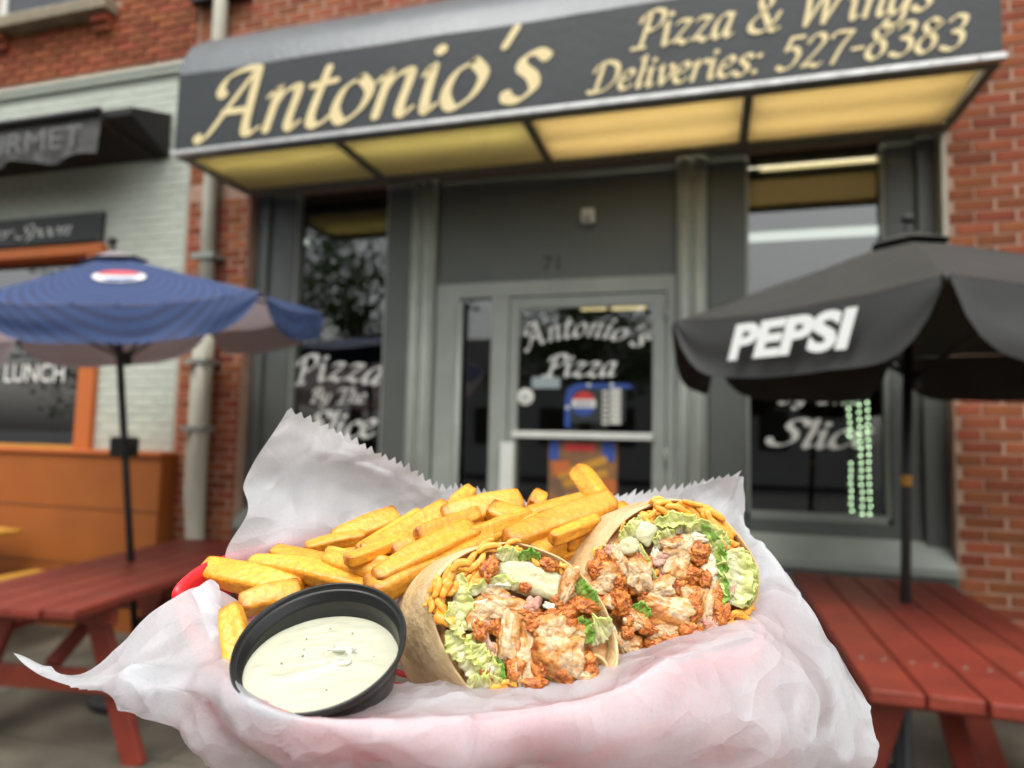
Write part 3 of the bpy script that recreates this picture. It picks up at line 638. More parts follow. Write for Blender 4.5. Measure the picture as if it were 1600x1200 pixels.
# blue striped canopy fabric
def striped(name):
    m = bpy.data.materials.new(name); m.use_nodes = True; tt = m.node_tree; nn = tt.nodes; L = tt.links; b = nn['Principled BSDF']
    a = nn.new('ShaderNodeAttribute'); a.attribute_name = 'pv'; a2 = nn.new('ShaderNodeAttribute'); a2.attribute_name = 'pu'
    s1 = nn.new('ShaderNodeMath'); s1.operation = 'SUBTRACT'; s1.inputs[1].default_value = .5; L.new(a2.outputs['Fac'], s1.inputs[0])
    sq_ = nn.new('ShaderNodeMath'); sq_.operation = 'MULTIPLY'; L.new(s1.outputs[0], sq_.inputs[0]); L.new(s1.outputs[0], sq_.inputs[1])
    m1 = nn.new('ShaderNodeMath'); m1.operation = 'MULTIPLY_ADD'; m1.inputs[1].default_value = 2.6; L.new(sq_.outputs[0], m1.inputs[0]); L.new(a.outputs['Fac'], m1.inputs[2])
    m2 = nn.new('ShaderNodeMath'); m2.operation = 'MULTIPLY'; m2.inputs[1].default_value = 74; L.new(m1.outputs[0], m2.inputs[0])
    sn = nn.new('ShaderNodeMath'); sn.operation = 'SINE'; L.new(m2.outputs[0], sn.inputs[0])
    cr = nn.new('ShaderNodeValToRGB'); cr.color_ramp.elements[0].position = .0; cr.color_ramp.elements[0].color = (.022,.036,.095,1); cr.color_ramp.elements[1].position = .75; cr.color_ramp.elements[1].color = (.032,.066,.18,1)
    e = cr.color_ramp.elements.new(.35); e.color = (.034,.055,.14,1)
    mr = nn.new('ShaderNodeMapRange'); mr.inputs[1].default_value = -1; mr.inputs[2].default_value = 1; L.new(sn.outputs[0], mr.inputs[0]); L.new(mr.outputs[0], cr.inputs[0])
    L.new(cr.outputs[0], b.inputs['Base Color']); b.inputs['Roughness'].default_value = .7
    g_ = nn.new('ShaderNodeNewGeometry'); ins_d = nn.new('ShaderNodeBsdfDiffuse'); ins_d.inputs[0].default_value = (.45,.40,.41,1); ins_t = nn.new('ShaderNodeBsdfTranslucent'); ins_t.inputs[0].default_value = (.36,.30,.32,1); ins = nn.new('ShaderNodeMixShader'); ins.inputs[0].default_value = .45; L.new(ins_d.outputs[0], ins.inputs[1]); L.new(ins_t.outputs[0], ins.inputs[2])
    tr = nn.new('ShaderNodeBsdfTranslucent'); L.new(cr.outputs[0], tr.inputs[0]); ms0 = nn.new('ShaderNodeMixShader'); ms0.inputs[0].default_value = .12; L.new(b.outputs[0], ms0.inputs[1]); L.new(tr.outputs[0], ms0.inputs[2])
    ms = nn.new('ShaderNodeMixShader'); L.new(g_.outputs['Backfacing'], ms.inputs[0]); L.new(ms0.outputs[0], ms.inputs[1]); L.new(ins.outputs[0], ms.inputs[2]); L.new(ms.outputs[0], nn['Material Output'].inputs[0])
    return m
M_BLUEF = striped('blue_striped_fabric')
blue_base = (-3.0, -1.14, gz(-3.0)); blue_apex = at(178, 400, 3.78)
dirb = Vector((blue_apex.x-POS.x, blue_apex.y-POS.y)); phib = math.atan2(-dirb.y, -dirb.x)+math.pi/6
ub, infb, axb = umbrella('blue striped patio umbrella with round drink logo, over left table', blue_apex, blue_base, 1.13, .36, .17, phib, M_BLUEF, M_BLUEF, M_BLACKM, tilt=(-.085,-.135), sag=.05, notch=6)
pa = Vector(blue_base).lerp(blue_apex, .56)
MB().box(pa.x-.06, pa.x+.055, pa.y-.05, pa.y+.05, pa.z-.05, pa.z+.06).build('crank_box', M_BLACKM, ub, bevel=.012)
MB().tube([pa+Vector((.05,-.03,0)), pa+Vector((.10,-.05,.0)), pa+Vector((.105,-.05,.05))], .012, 8).build('crank_handle', M_BLACKM, ub)
# logo on the panel that faces the camera
best = max(infb, key=lambda q: -((q[0]+q[1])/2-POS).length)
g = best[3]
def panel_pt(u, v, lift=.006):
    i = min(int(v*(len(g)-1)), len(g)-2); f = v*(len(g)-1)-i; j = min(int(u*(len(g[0])-1)), len(g[0])-2); h = u*(len(g[0])-1)-j
    p = g[i][j].lerp(g[i][j+1], h).lerp(g[i+1][j].lerp(g[i+1][j+1], h), f)
    nn_ = (g[i+1][j]-g[i][j]).cross(g[i][j+1]-g[i][j]).normalized()
    if nn_.dot(POS-p) < 0: nn_ = -nn_
    return p+nn_*lift
def logo(name, m, r0, r1, lift, s0=-1, s1=1):
    rows = []
    for i in range(13):
        s_ = s0+(s1-s0)*i/12; hw = math.sqrt(max(0, 1-s_*s_))
        rows.append([panel_pt(.5+hw*r0*x/(.55), .50+s_*r1, lift) for x in [-1+k/5 for k in range(11)]])
    return MB().grid(rows).build(name, m, ub)
M_LOGW = mat('logo_white', (.7,.7,.68), .6, .2); M_LOGR = mat('logo_red', (.62,.10,.12), .6, .2); M_LOGB = mat('logo_blue', (.05,.12,.4), .6, .2)
logo('logo_disc', M_LOGW, .105, .115, .008); logo('logo_red', M_LOGR, .092, .098, .014, -.98, -.15)
logo('logo_blue', M_LOGB, .088, .095, .014, .62, .98)

blk_apex = at(1420, 372, 2.92); blk_base = (.74, -1.17, gz(.74))
dirk = Vector((blk_apex.x-POS.x, blk_apex.y-POS.y)); phik = math.atan2(-dirk.y, -dirk.x)+rad(5.1)
M_BLACKC = mat('black_canopy', (.036,.036,.034), .65, .3, (.045,.045,.042), 4, .1, 200)
uk, infk, axk = umbrella('black patio umbrella with white lettering on its valance, over right table', blk_apex, blk_base, 1.03, .40, .235, phik, M_BLACKC, M_BLACKC, M_BLACKM, tilt=(0,0), sag=.04, notch=7)
MB().lathe(Vector(blk_base)+ (blk_apex-Vector(blk_base))*.545, [(.0205,-.022),(.0215,-.02),(.0215,.02),(.0205,.022)], 14, (blk_apex-Vector(blk_base)).normalized()).build('yellow_band', M_YELLOW, uk)
q = min(infk, key=lambda t: (at(1250,470,2.3)-(t[0]+t[1])/2).length)
L_, R_ = (q[0], q[1]) if (q[0]-POS).dot(RT) < (q[1]-POS).dot(RT) else (q[1], q[0])
ex = (R_-L_).normalized(); nv_ = q[2]
font_text('PEPSI', 'valance_lettering', .135, L_.lerp(R_, .285)-axk*.198+nv_*.045, ex, axk, nv_, mat('bright_white_print', (.82,.83,.8), .6, .2), uk, shear=.25, offset=.045, width=.50)

# ================================================================== picnic tables
def picnic_table(label, c, rz, W, L, H, m, name='picnic_table', group='red picnic tables', sides=(-1,1), beam=(.40,.40)):
    t = empty(name, c, label, 'table', group, rz); loc = Matrix.Translation(c) @ Matrix.Rotation(rz, 4, 'Z')
    def put(mb, nm):
        me = mb.mesh(nm); o = obj(nm, me, m, t); bv = o.modifiers.new('bevel', 'BEVEL'); bv.width = .006; bv.segments = 2; bv.limit_method = 'ANGLE'; return o
    npk = 5; pw = W/npk
    for i in range(npk):
        x0 = -W/2+i*pw; put(MB().box(x0+.004, x0+pw-.004, -L/2+random.uniform(-.008,.008), L/2, H-.038+random.uniform(-.002,.002), H), 'plank')
    for e in (-1, 1):
        for i in range(npk):
            for dx in (-.03, .03):
                o = MB().lathe((-W/2+(i+.5)*pw+dx, e*(L/2-.28), H), [(0,.0016),(.006,.001),(.007,0)], 8).mesh('screw'); obj('screw', o, M_DARK, t)
    for s in sides:
        for i in range(2):
            x0 = s*(W/2+.30)-.13+i*.135; put(MB().box(x0, x0+.127, -L/2, L/2, .42, .458), 'bench_plank')
    for e in (-1, 1):
        y = e*(L/2-.28)
        put(MB().box(-W/2+.03, W/2-.03, y-.02, y+.02, H-.13, H-.04), 'top_cleat')
        put(MB().box(-W/2-beam[0], W/2+beam[1], y+.021*e-.019, y+.021*e+.019+.0, .325, .418), 'bench_beam')
        for s in (-1, 1):
            put(MB().bar((s*.20, y-e*.041, H-.05), (s*(W/2+.08), y-e*.041, 0), .095, .04, Vector((1,0,0))), 'leg')
        put(MB().bar((0, y-e*.06, .40), (0, e*.12, H-.06), .07, .038), 'brace')
    return t
picnic_table('dark red picnic table under the blue umbrella', (-2.93, -1.26, gz(-2.93)), rad(9), .74, 1.8, .735, M_RED, sides=(-1,), beam=(.40,.04))
picnic_table('dark red picnic table under the black umbrella', (.745, -1.42, gz(.745)), rad(0), .68, 1.66, .76, M_RED)
picnic_table('yellow picnic table in front of the orange bulkhead', (-5.35, -.95, gz(-5.2)), rad(-3), .7, 1.3, .74, M_YELLOW, 'picnic_table', 'yellow picnic tables')

# ================================================================== across the street (seen in the window reflections)
M_BARK = mat('bark', (.08,.06,.045), .9, .2, (.05,.04,.03), 12, .6, 40)
M_LEAF = mat('leaf', (.045,.085,.02), .55, .35, (.075,.11,.03), 2.0, rnd=.2, transl=.25)
def tree(label, x, y, h, cr, seed):
    rnd = random.Random(seed); t = empty('street_tree', (x, y, -.2), label, 'tree', 'trees across the street')
    top = Vector((x+rnd.uniform(-.4,.4), y, h*.62)); tr = MB().tube([(x,y,-.25),(x+.05,y,h*.3),top], [.26,.2,.12], 10)
    ends = []
    for k in range(9):
        a = k*2.4; b = Vector((x,y,h*(.3+.035*k))); e = Vector((x+math.cos(a)*cr*.75, y+math.sin(a)*cr*.75, h*(.55+.05*(k % 5)))); tr.tube([b, b.lerp(e,.5)+Vector((0,0,.3)), e], [.09,.06,.02], 6); ends.append(e)
    tr.build('trunk', M_BARK, t); lf = MB()
    cl = [Vector((x,y,h*.72))+Vector((rnd.gauss(0,.45)*cr, rnd.gauss(0,.45)*cr, rnd.gauss(0,.16)*h)) for _ in range(46)]+ends
    for c in cl:
        for _ in range(70):
            p = c+Vector((rnd.gauss(0,.4), rnd.gauss(0,.4), rnd.gauss(0,.32))); a = Vector((rnd.gauss(0,1), rnd.gauss(0,1), rnd.gauss(0,1))).normalized(); b = a.orthogonal().normalized(); s = rnd.uniform(.08,.15)
            lf.add([p-a*s, p+b*s*.6, p+a*s, p-b*s*.6], [(0,1,2,3)])
    lf.build('crown', M_LEAF, t)
tree('leafy street tree mirrored in the left shop window', -11.3, -15.5, 9.0, 3.2, 1)
tree('broad street tree mirrored in the door glass', -3.9, -17.5, 7.5, 2.8, 2)
tree('street tree mirrored low in the right shop window', 6.5, -19.0, 6.0, 2.2, 3)
tree('street tree mirrored in the far left shop window', -21.5, -15.0, 7.0, 2.6, 4)
far = empty('far_house', (-3, -24, -.2), 'pale house across the street mirrored in the windows', 'house')
M_SIDING = mat('pale_siding', (.34,.35,.33), .8, .2, (.3,.31,.3), 1)
MB().box(-12, 6, -28, -24, -.2, 4.2).build('wall', M_SIDING, far)
MB().add([(-12.4,-23.6,4.2),(6.4,-23.6,4.2),(6.4,-28.4,4.2),(-12.4,-28.4,4.2),(-12.4,-26,6.2),(6.4,-26,6.2)], [(0,1,5,4),(2,3,4,5),(1,2,5),(3,0,4),(0,3,2,1)]).build('roof', M_ASPH, far)
for x in (-10,-7,-4,-1,2):
    MB().box(x, x+1.1, -23.99, -23.95, 1.2, 2.8).build('window', M_SIGNB, far)

# ================================================================== FOREGROUND: the basket of food held up in front of the lens
# the basket's own frame, in camera space (x right, y down, z forward): u along it, v away across it, wn its upward normal
TILT, BYAW = rad(16), rad(8)
_v0 = Vector((0, -math.sin(TILT), math.cos(TILT))); WN = Vector((0, -math.cos(TILT), -math.sin(TILT)))
BU = Vector((1,0,0))*math.cos(BYAW)+_v0*math.sin(BYAW); BV = _v0*math.cos(BYAW)-Vector((1,0,0))*math.sin(BYAW)
BO = cray(757, 945)*.30
def onB(px, py, h):
    """the point seen at (px,py) that lies h above the plane of the basket's rim, camera space"""
    d = cray(px, py); return d*((BO.dot(WN)+h)/d.dot(WN))
def bpt(u, v, h): return BO+BU*u+BV*v+WN*h
BDROP = -.004

# ---------------- red basket
M_BASK = mat('red_plastic', (.74,.022,.030), .35, .5, sss=.15, sssr=(1,.1,.1), ssscale=.003)
bk = empty('food_basket', c2w(bpt(0,0,-.04)), 'red plastic oval food basket lined with white paper', 'basket')
LOOP = [(345,876,.322),(300,896,.307),(268,930,.293),(280,968,.292),(316,1030,.274),(380,1098,.230),(470,1136,.2145),(598,1141,.2145),(740,1135,.2195),(860,1120,.2255),(965,1097,.2315),(1040,1056,.2405),(1112,1037,.2555),(1172,1018,.2675),
        (1196,1000,.283),(1190,960,.300),(1166,912,.324),(1122,868,.352),(1080,842,.380),(1020,832,.394),(930,832,.396),(846,834,.394),(750,832,.388),(655,832,.378),(560,835,.366),(470,845,.350),(400,860,.334)]
LP_ = crom([cray(x, y)*z for x, y, z in LOOP], 6, closed=True); LC = sum(LP_, Vector())/len(LP_)
def bring(sc, h): return [c2w(LC+(p-LC)*sc+WN*h) for p in LP_]
MB().grid([bring(.955,-.016), bring(.965,-.010), bring(.972,-.003)], closed=True).build('side_band', M_BASK, bk)
NL = len(LP_)
for k in range(0, NL, 3):
    p0, p1, p2 = (LC+(LP_[k]-LC)*sc+WN*h for sc, h in ((.962,-.012), (.86,-.036), (.70,-.054)))
    MB().tube([c2w(p0), c2w(p1), c2w(p2)], .0013, 6).build('basket_rib', M_BASK, bk)
for sc, h in ((.89,-.030), (.70,-.054)):
    r_ = bring(sc, h); MB().tube(r_+[r_[0]], .0015, 6, caps=False).build('basket_hoop', M_BASK, bk)
for k in range(0, NL//2, 9):
    MB().tube([c2w(LC+(LP_[k]-LC)*.70-WN*.054), c2w(LC+(LP_[(k+NL//2) % NL]-LC)*.70-WN*.054)], .0015, 6).build('bottom_bar', M_BASK, bk)
MB().grid([bring(.968,-.007), bring(.965,-.001), bring(.972,.0022), bring(.985,.003), bring(.997,.0015), bring(1.0,-.003), bring(.993,-.008)], closed=True).build('rim', M_BASK, bk)

# ---------------- paper liner: one open sheet; each column runs from the floor of the basket over the rim to the sheet's edge
def paper_material():
    m = bpy.data.materials.new('waxed_paper'); m.use_nodes = True; t = m.node_tree; n = t.nodes; L = t.links; b = n['Principled BSDF']
    tc = n.new('ShaderNodeTexCoord')
    n1 = n.new('ShaderNodeTexNoise'); n1.inputs['Scale'].default_value = 900; n1.inputs['Detail'].default_value = 3; L.new(tc.outputs['Object'], n1.inputs['Vector'])
    n2 = n.new('ShaderNodeTexNoise'); n2.noise_type = 'RIDGED_MULTIFRACTAL'; n2.inputs['Scale'].default_value = 26; n2.inputs['Detail'].default_value = 3; L.new(tc.outputs['Object'], n2.inputs['Vector'])
    cr = n.new('ShaderNodeValToRGB'); cr.color_ramp.elements[0].position = .33; cr.color_ramp.elements[0].color = (.80,.83,.87,1); cr.color_ramp.elements[1].position = .5; cr.color_ramp.elements[1].color = (.90,.93,.96,1)
    L.new(n1.outputs['Fac'], cr.inputs[0]); L.new(cr.outputs[0], b.inputs['Base Color'])
    b.inputs['Roughness'].default_value = .33; b.inputs['Specular IOR Level'].default_value = .5
    ad = n.new('ShaderNodeMath'); ad.operation = 'MULTIPLY_ADD'; ad.inputs[1].default_value = .5; L.new(n1.outputs['Fac'], ad.inputs[0]); L.new(n2.outputs['Fac'], ad.inputs[2])
    vo = n.new('ShaderNodeTexVoronoi'); vo.inputs['Scale'].default_value = 24; nw = n.new('ShaderNodeTexNoise'); nw.inputs['Scale'].default_value = 18; L.new(tc.outputs['Object'], nw.inputs['Vector'])
    vm = n.new('ShaderNodeVectorMath'); vm.operation = 'MULTIPLY_ADD'; vm.inputs[1].default_value = (.05,.05,.05); L.new(nw.outputs['Color'], vm.inputs[0]); L.new(tc.outputs['Object'], vm.inputs[2]); L.new(vm.outputs[0], vo.inputs['Vector'])
    vo2 = n.new('ShaderNodeTexVoronoi'); vo2.inputs['Scale'].default_value = 62; L.new(vm.outputs[0], vo2.inputs['Vector'])
    bq = n.new('ShaderNodeBump'); bq.inputs['Strength'].default_value = .55; bq.inputs['Distance'].default_value = .017; L.new(vo.outputs['Distance'], bq.inputs['Height'])
    br_ = n.new('ShaderNodeBump'); br_.inputs['Strength'].default_value = .35; br_.inputs['Distance'].default_value = .006; L.new(vo2.outputs['Distance'], br_.inputs['Height']); L.new(bq.outputs[0], br_.inputs['Normal'])
    bp = n.new('ShaderNodeBump'); bp.inputs['Strength'].default_value = .30; bp.inputs['Distance'].default_value = .0012; L.new(ad.outputs[0], bp.inputs['Height']); L.new(br_.outputs[0], bp.inputs['Normal']); L.new(bp.outputs[0], b.inputs['Normal'])
    tr = n.new('ShaderNodeBsdfTranslucent'); tr.inputs[0].default_value = (.90,.93,.96,1); L.new(bp.outputs[0], tr.inputs['Normal'])
    ms = n.new('ShaderNodeMixShader'); ms.inputs[0].default_value = .60; L.new(b.outputs[0], ms.inputs[1]); L.new(tr.outputs[0], ms.inputs[2])
    tp = n.new('ShaderNodeBsdfTransparent'); tp.inputs[0].default_value = (.95,.96,.97,1); m2_ = n.new('ShaderNodeMixShader'); m2_.inputs[0].default_value = .15; L.new(ms.outputs[0], m2_.inputs[1]); L.new(tp.outputs[0], m2_.inputs[2]); L.new(m2_.outputs[0], n['Material Output'].inputs[0]); return m
M_PAPER = paper_material()
# (px, py, Z) with Z in metres from the lens; ('h', px, py, h) takes the depth from the basket's plane
def pp(p): return onB(p[1], p[2], p[3]) if p[0] == 'h' else cray(p[0], p[1])*p[2]
H_ = 'h'
PAPER = [
 [(H_,410,905,-.005),(352,872,.318),(384,803,.333),(383,748,.342),(450,640,.345)],
 [(H_,470,890,-.01),(462,848,.338),(470,790,.352),(484,735,.356),(507,667,.350)],
 [(H_,560,870,-.012),(550,830,.357),(560,795,.366),(574,750,.368),(590,710,.362)],
 [(H_,660,850,-.015),(650,825,.372),(652,795,.376),(660,772,.376),(667,750,.372)],
 [(H_,760,840,-.018),(750,820,.380),(748,803,.384),(745,787,.384),(742,770,.382)],
 [(H_,850,840,-.02),(845,822,.386),(846,808,.390),(848,798,.390),(850,790,.390)],
 [(H_,940,850,-.02),(940,828,.388),(945,808,.392),(955,792,.393),(965,777,.393)],
 [(H_,1030,850,-.02),(1035,828,.386),(1040,802,.390),(1045,783,.391),(1050,766,.391)],
 [(H_,1090,865,-.02),(1100,838,.380),(1113,805,.384),(1128,778,.386),(1154,744,.384)],
 [(H_,1112,880,-.02),(1128,852,.372),(1140,822,.374),(1150,796,.376),(1163,768,.376)],
 [(H_,1130,905,-.018),(1160,872,.350),(1172,848,.356),(1172,836,.362),(1168,828,.368)],
 [(H_,1135,930,-.014),(1180,905,.325),(1203,872,.334),(1205,868,.342),(1200,866,.350)],
 [(H_,1130,950,-.010),(1185,940,.300),(1228,925,.310),(1245,930,.318),(1248,935,.33)],
 [(H_,1115,965,-.006),(1182,966,.282),(1228,968,.290),(1268,972,.298),(1292,1000,.300)],
 [(H_,1100,980,-.004),(1170,985,.270),(1228,1000,.276),(1285,1030,.280),(1345,1076,.285)],
 [(H_,1080,990,-.004),(1140,998,.262),(1180,1007,.262),(1275,1080,.262),(1363,1128,.272)],
 [(H_,1040,1000,-.004),(1088,1018,.256),(1114,1024,.252),(1220,1130,.250),(1362,1210,.262)],
 [(H_,1000,1020,-.004),(1028,1036,.247),(1040,1044,.236),(1100,1150,.232),(1200,1310,.256)],
 [(H_,940,1030,-.004),(957,1074,.240),(965,1086,.228),(985,1180,.226),(1010,1340,.256)],
 [(H_,850,1045,-.004),(858,1097,.236),(860,1110,.222),(855,1200,.222),(850,1350,.256)],
 [(H_,740,1060,-.004),(740,1112,.230),(740,1124,.216),(722,1210,.218),(705,1340,.256)],
 [(H_,610,1070,-.004),(602,1119,.226),(598,1130,.211),(566,1195,.214),(530,1290,.254)],
 [(H_,490,1062,-.004),(478,1114,.224),(470,1125,.211),(440,1165,.216),(405,1212,.246)],
 [(H_,435,1050,-.004),(398,1078,.234),(380,1090,.220),(332,1118,.226),(268,1136,.246)],
 [(H_,415,1030,-.004),(374,1040,.248),(336,1046,.238),(258,1074,.238),(195,1083,.250)],
 [(H_,405,1005,-.004),(345,1018,.262),(245,1047,.256),(170,1066,.254),(105,1070,.256)],
 [(H_,400,985,-.003),(335,978,.274),(262,1003,.264),(142,1060,.258),(52,1049,.260)],
 [(H_,395,955,-.002),(318,918,.288),(245,954,.274),(126,1057,.262),(20,1025,.264)],
]
def build_paper():
    CR = [(math.cos(a_), math.sin(a_), f_, a_*3.7) for a_, f_ in ((.2,14),(1.1,11),(1.9,16),(2.6,12),(.7,22),(2.2,26))]
    NC, NR = 14, 12
    CEN = [bpt(max(-.09, min(.09, (onB(c[0][1], c[0][2], 0)-BO).dot(BU)))*.75, max(-.035, min(.03, (onB(c[0][1], c[0][2], 0)-BO).dot(BV)))*.4, -.037) for c in PAPER]
    rows = [crom(CEN, NC)]+[crom([pp(c[k]) for c in PAPER], NC) for k in range(5)]
    ncol = len(rows[0]); G = []
    for j in range(ncol): G.append(crom([rows[k][j] for k in range(6)], NR))
    nr = len(G[0]); G0 = [[p.copy() for p in c] for c in G]
    for j in range(ncol):
        for i in range(nr):
            p = G0[j][i]; t = i/(nr-1)
            q = G0[min(j+3, ncol-1)][i]-G0[max(j-3, 0)][i]; r = G0[j][min(i+3, nr-1)]-G0[j][max(i-3, 0)]
            nn_ = q.cross(r)
            if nn_.length < 1e-9: continue
            nn_.normalize()
            t = max(0, (i-NR)/(nr-1-NR)); amp = .0022*min(1, abs(t-.5)*3+.25)*(1 if i > NR else 0)
            d = amp*nz(p, 22, 1)+.22*amp*nz(p, 60, 2)
            cre = abs(nz((p.x*60+p.y*20, p.y*26, p.z*60), 1, 3)); d += .0011*max(0, .10-cre)/.10*min(1, abs(t-.5)*4)
            if i > NR:
                ed = min(1, max(0, (t-.42)*3)) if j > 9*NC else min(1, max(0, t*1.6))
                for q_, (dx_, dy_, f_, ph_) in enumerate(CR):
                    wv = (p.x*dx_+p.y*dy_+p.z*.4)*f_+ph_+.25*nz(p, 14, q_+20)
                    d += (abs(wv-math.floor(wv)-.5)-.25)*.013*ed*max(0, .30+nz(p, 9, q_+40)*1.4)
                sp = CX+FPX*p.x/p.z
                if j > 15*NC and t > .42: d += -.0022*max(0, min(1, (sp-733)/9))*max(0, 1-max(0, sp-760)/240)
            G[j][i] = p+nn_*d
    mb = MB(); mb.grid([[c2w(p) for p in c] for c in G])
    # saw-toothed edge where the sheet was torn off the roll
    def teeth(j0, j1, step, h):
        poly = [G[j][-1] for j in range(j0, j1)]; inn = [G[j][-2] for j in range(j0, j1)]
        acc = 0; last = 0
        tot = sum((poly[k+1]-poly[k]).length for k in range(len(poly)-1)); n = max(3, int(tot/step))
        cum = [0]
        for k in range(len(poly)-1): cum.append(cum[-1]+(poly[k+1]-poly[k]).length)
        def atl(s, A):
            k = 0
            while k < len(cum)-2 and cum[k+1] < s: k += 1
            return A[k].lerp(A[k+1], (s-cum[k])/max(1e-9, cum[k+1]-cum[k]))
        for i in range(n):
            s0, s1 = tot*i/n, tot*(i+1)/n; a, b, m_ = atl(s0, poly), atl(s1, poly), atl((s0+s1)/2, poly)
            o = (m_-atl((s0+s1)/2, inn)).normalized(); hh = h*random.uniform(.55, 1.15)
            mb.add([c2w(a-o*.0004), c2w(b-o*.0004), c2w(m_+o*hh+(b-a)*random.uniform(-.3,.3))], [(0,1,2)])
    teeth(0, 8*NC+1, .0046, .0042)
    teeth(22*NC, 25*NC, .0042, .0022)
    return mb
lp = empty('paper_liner', c2w(bpt(0,0,-.035)), 'white waxed paper sheet with saw-toothed edge lining the red basket', 'paper')
build_paper().build('sheet', M_PAPER, lp)
# the little turned-in corner at the left, over the first fries
fold = [[(300,925,.284),(322,908,.288),(332,906,.290),(342,914,.290)],[(312,952,.279),(330,938,.283),(342,940,.285),(350,955,.286)],[(330,1005,.270),(342,990,.275),(352,990,.278),(358,1006,.279)]]
fg = [crom([cray(x, y)*(z-.004) for x, y, z in r], 8) for r in fold]
fg = [crom([r[k] for r in fg], 8) for k in range(len(fg[0]))]
MB().grid([[c2w(p) for p in c] for c in fg]).build('turned_corner', M_PAPER, lp)

# ---------------- french fries
def fry_material():
    m = mat('fried_potato', (.78,.40,.05), .30, .5, bump=.5, bscale=420, sss=.15, sssr=(1,.4,.06), ssscale=.003)
    cr = attr_mix(m, 'brown', (.83,.46,.058), (.74,.31,.023), (.30,.075,.007), .56); t = m.node_tree
    # fine speckle over the browning
    n = t.nodes; L = t.links; tc = n.new('ShaderNodeTexCoord'); no = n.new('ShaderNodeTexNoise'); no.inputs['Scale'].default_value = 420; no.inputs['Detail'].default_value = 4
    L.new(tc.outputs['Object'], no.inputs['Vector'])
    mr = n.new('ShaderNodeMapRange'); mr.inputs[1].default_value = .35; mr.inputs[2].default_value = .7; mr.inputs[3].default_value = 1.10; mr.inputs[4].default_value = .78
    L.new(no.outputs['Fac'], mr.inputs[0]); h = n.new('ShaderNodeHueSaturation'); L.new(cr.outputs[0], h.inputs['Color']); oi = n.new('ShaderNodeObjectInfo'); mo = n.new('ShaderNodeMapRange'); mo.inputs[3].default_value = .82; mo.inputs[4].default_value = 1.10; L.new(oi.outputs['Random'], mo.inputs[0]); mm = n.new('ShaderNodeMath'); mm.operation = 'MULTIPLY'; L.new(mr.outputs[0], mm.inputs[0]); L.new(mo.outputs[0], mm.inputs[1]); L.new(mm.outputs[0], h.inputs['Value']); L.new(h.outputs[0], n['Principled BSDF'].inputs['Base Color'])
    return m
M_FRY = fry_material()
def fry(label, A, B, w0, w1, seed, bend=0.0, roll=0.0, flat=.8, tipA=.85, tipB=.85):
    """A, B: (px,py,h) of the two ends; w0, w1 thickness in pixels near each end"""
    rnd = random.Random(seed); a = onB(A[0], A[1], A[2]*.5-.004); b = onB(B[0], B[1], B[2]*.5-.004); d = (b-a); ln = d.length; d.normalize()
    za, zb = a.z/FPX, b.z/FPX; up = (WN-d*WN.dot(d)).normalized(); sd = d.cross(up)
    up, sd = up*math.cos(roll)+sd*math.sin(roll), sd*math.cos(roll)-up*math.sin(roll)
    NS, NK = 44, 32; V = []; br = []
    for i in range(NS+1):
        t = i/NS; e0 = min(1, t*ln/(.5*w0*za)); e1 = min(1, (1-t)*ln/(.5*w1*zb))
        cap = (tipA+(1-tipA)*math.sqrt(max(0, 1-(1-e0)**2))) if e0 < 1 else 1.0
        cap *= (tipB+(1-tipB)*math.sqrt(max(0, 1-(1-e1)**2))) if e1 < 1 else 1.0
        if i in (0, NS): cap *= .80
        hw = .52*(w0*za*(1-t)+w1*zb*t)*cap*(1+.10*math.sin(math.pi*t))
        c = a+d*(ln*t)+up*(bend*ln*math.sin(math.pi*t))+sd*(.02*ln*nz((t*2.2,seed,0),1))
        for k in range(NK):
            q = 2*math.pi*k/NK; cs, sn = math.cos(q), math.sin(q); pw = 6.5
            rr = 1/((abs(cs)**pw+abs(sn)**pw)**(1/pw))
            x, y = cs*rr, sn*rr*flat
            p = c+sd*(x*hw)+up*(y*hw)
            dis = .13*hw*nz((t*ln*45, cs*1.1, sn*1.1), 1, seed)+.05*hw*nz((t*ln*140, cs*2, sn*2), 1, seed+.5)+.02*hw*nz((t*ln*420, cs*5, sn*5), 1, seed+.8)
            p += (sd*cs+up*sn)*dis; V.append(p)
            edge = (rr-1)/.35
            e = .20+.30*nz((t*ln*38, cs*1.2, sn*1.2), 1, seed+2)+.12*nz((t*ln*160, cs*3, sn*3), 1, seed+3)+.30*edge**2+.55*max(0, 1-e0*.9)+.55*max(0, 1-e1*.9)
            br.append(max(0, min(1, e)))
    mb = MB().grid([[c2w(V[i*NK+k]) for k in range(NK)] for i in range(NS+1)], closed=True)
    for i, s in ((0, 1), (NS, -1)):
        ctr = sum((V[i*NK+k] for k in range(NK)), Vector())/NK+d*(-.0006*s); mb.v.append(tuple(c2w(ctr))); br.append(.55); ci = len(mb.v)-1
        for k in range(NK):
            f = (ci, i*NK+(k+1) % NK, i*NK+k) if s > 0 else (ci, i*NK+k, i*NK+(k+1) % NK)
            mb.f.append(f); mb.sm.append(True)
    o = mb.build('french_fry', M_FRY); set_attr(o.data, 'brown', br)
    return tag(o, label, 'french fry', 'french fries in the basket')
fry('blunt thick fry poking out furthest left over the red rim', (318,888,.022),(470,925,.018), 34,44, 1, .02, .3)
fry('long tapered fry above the black cup, second from the left', (390,877,.030),(590,918,.024), 22,44, 2, .03, .2)
fry('fry half hidden behind the short browned wedge', (426,861,.034),(548,893,.030), 24,30, 3, .0, .1)
fry('short browned wedge lying crosswise above the cup', (508,866,.042),(632,902,.032), 26,40, 4, .06, .8)
fry('thin small fry lying flat against the back paper at left', (477,856,.034),(572,838,.036), 18,22, 5, .02, .1)
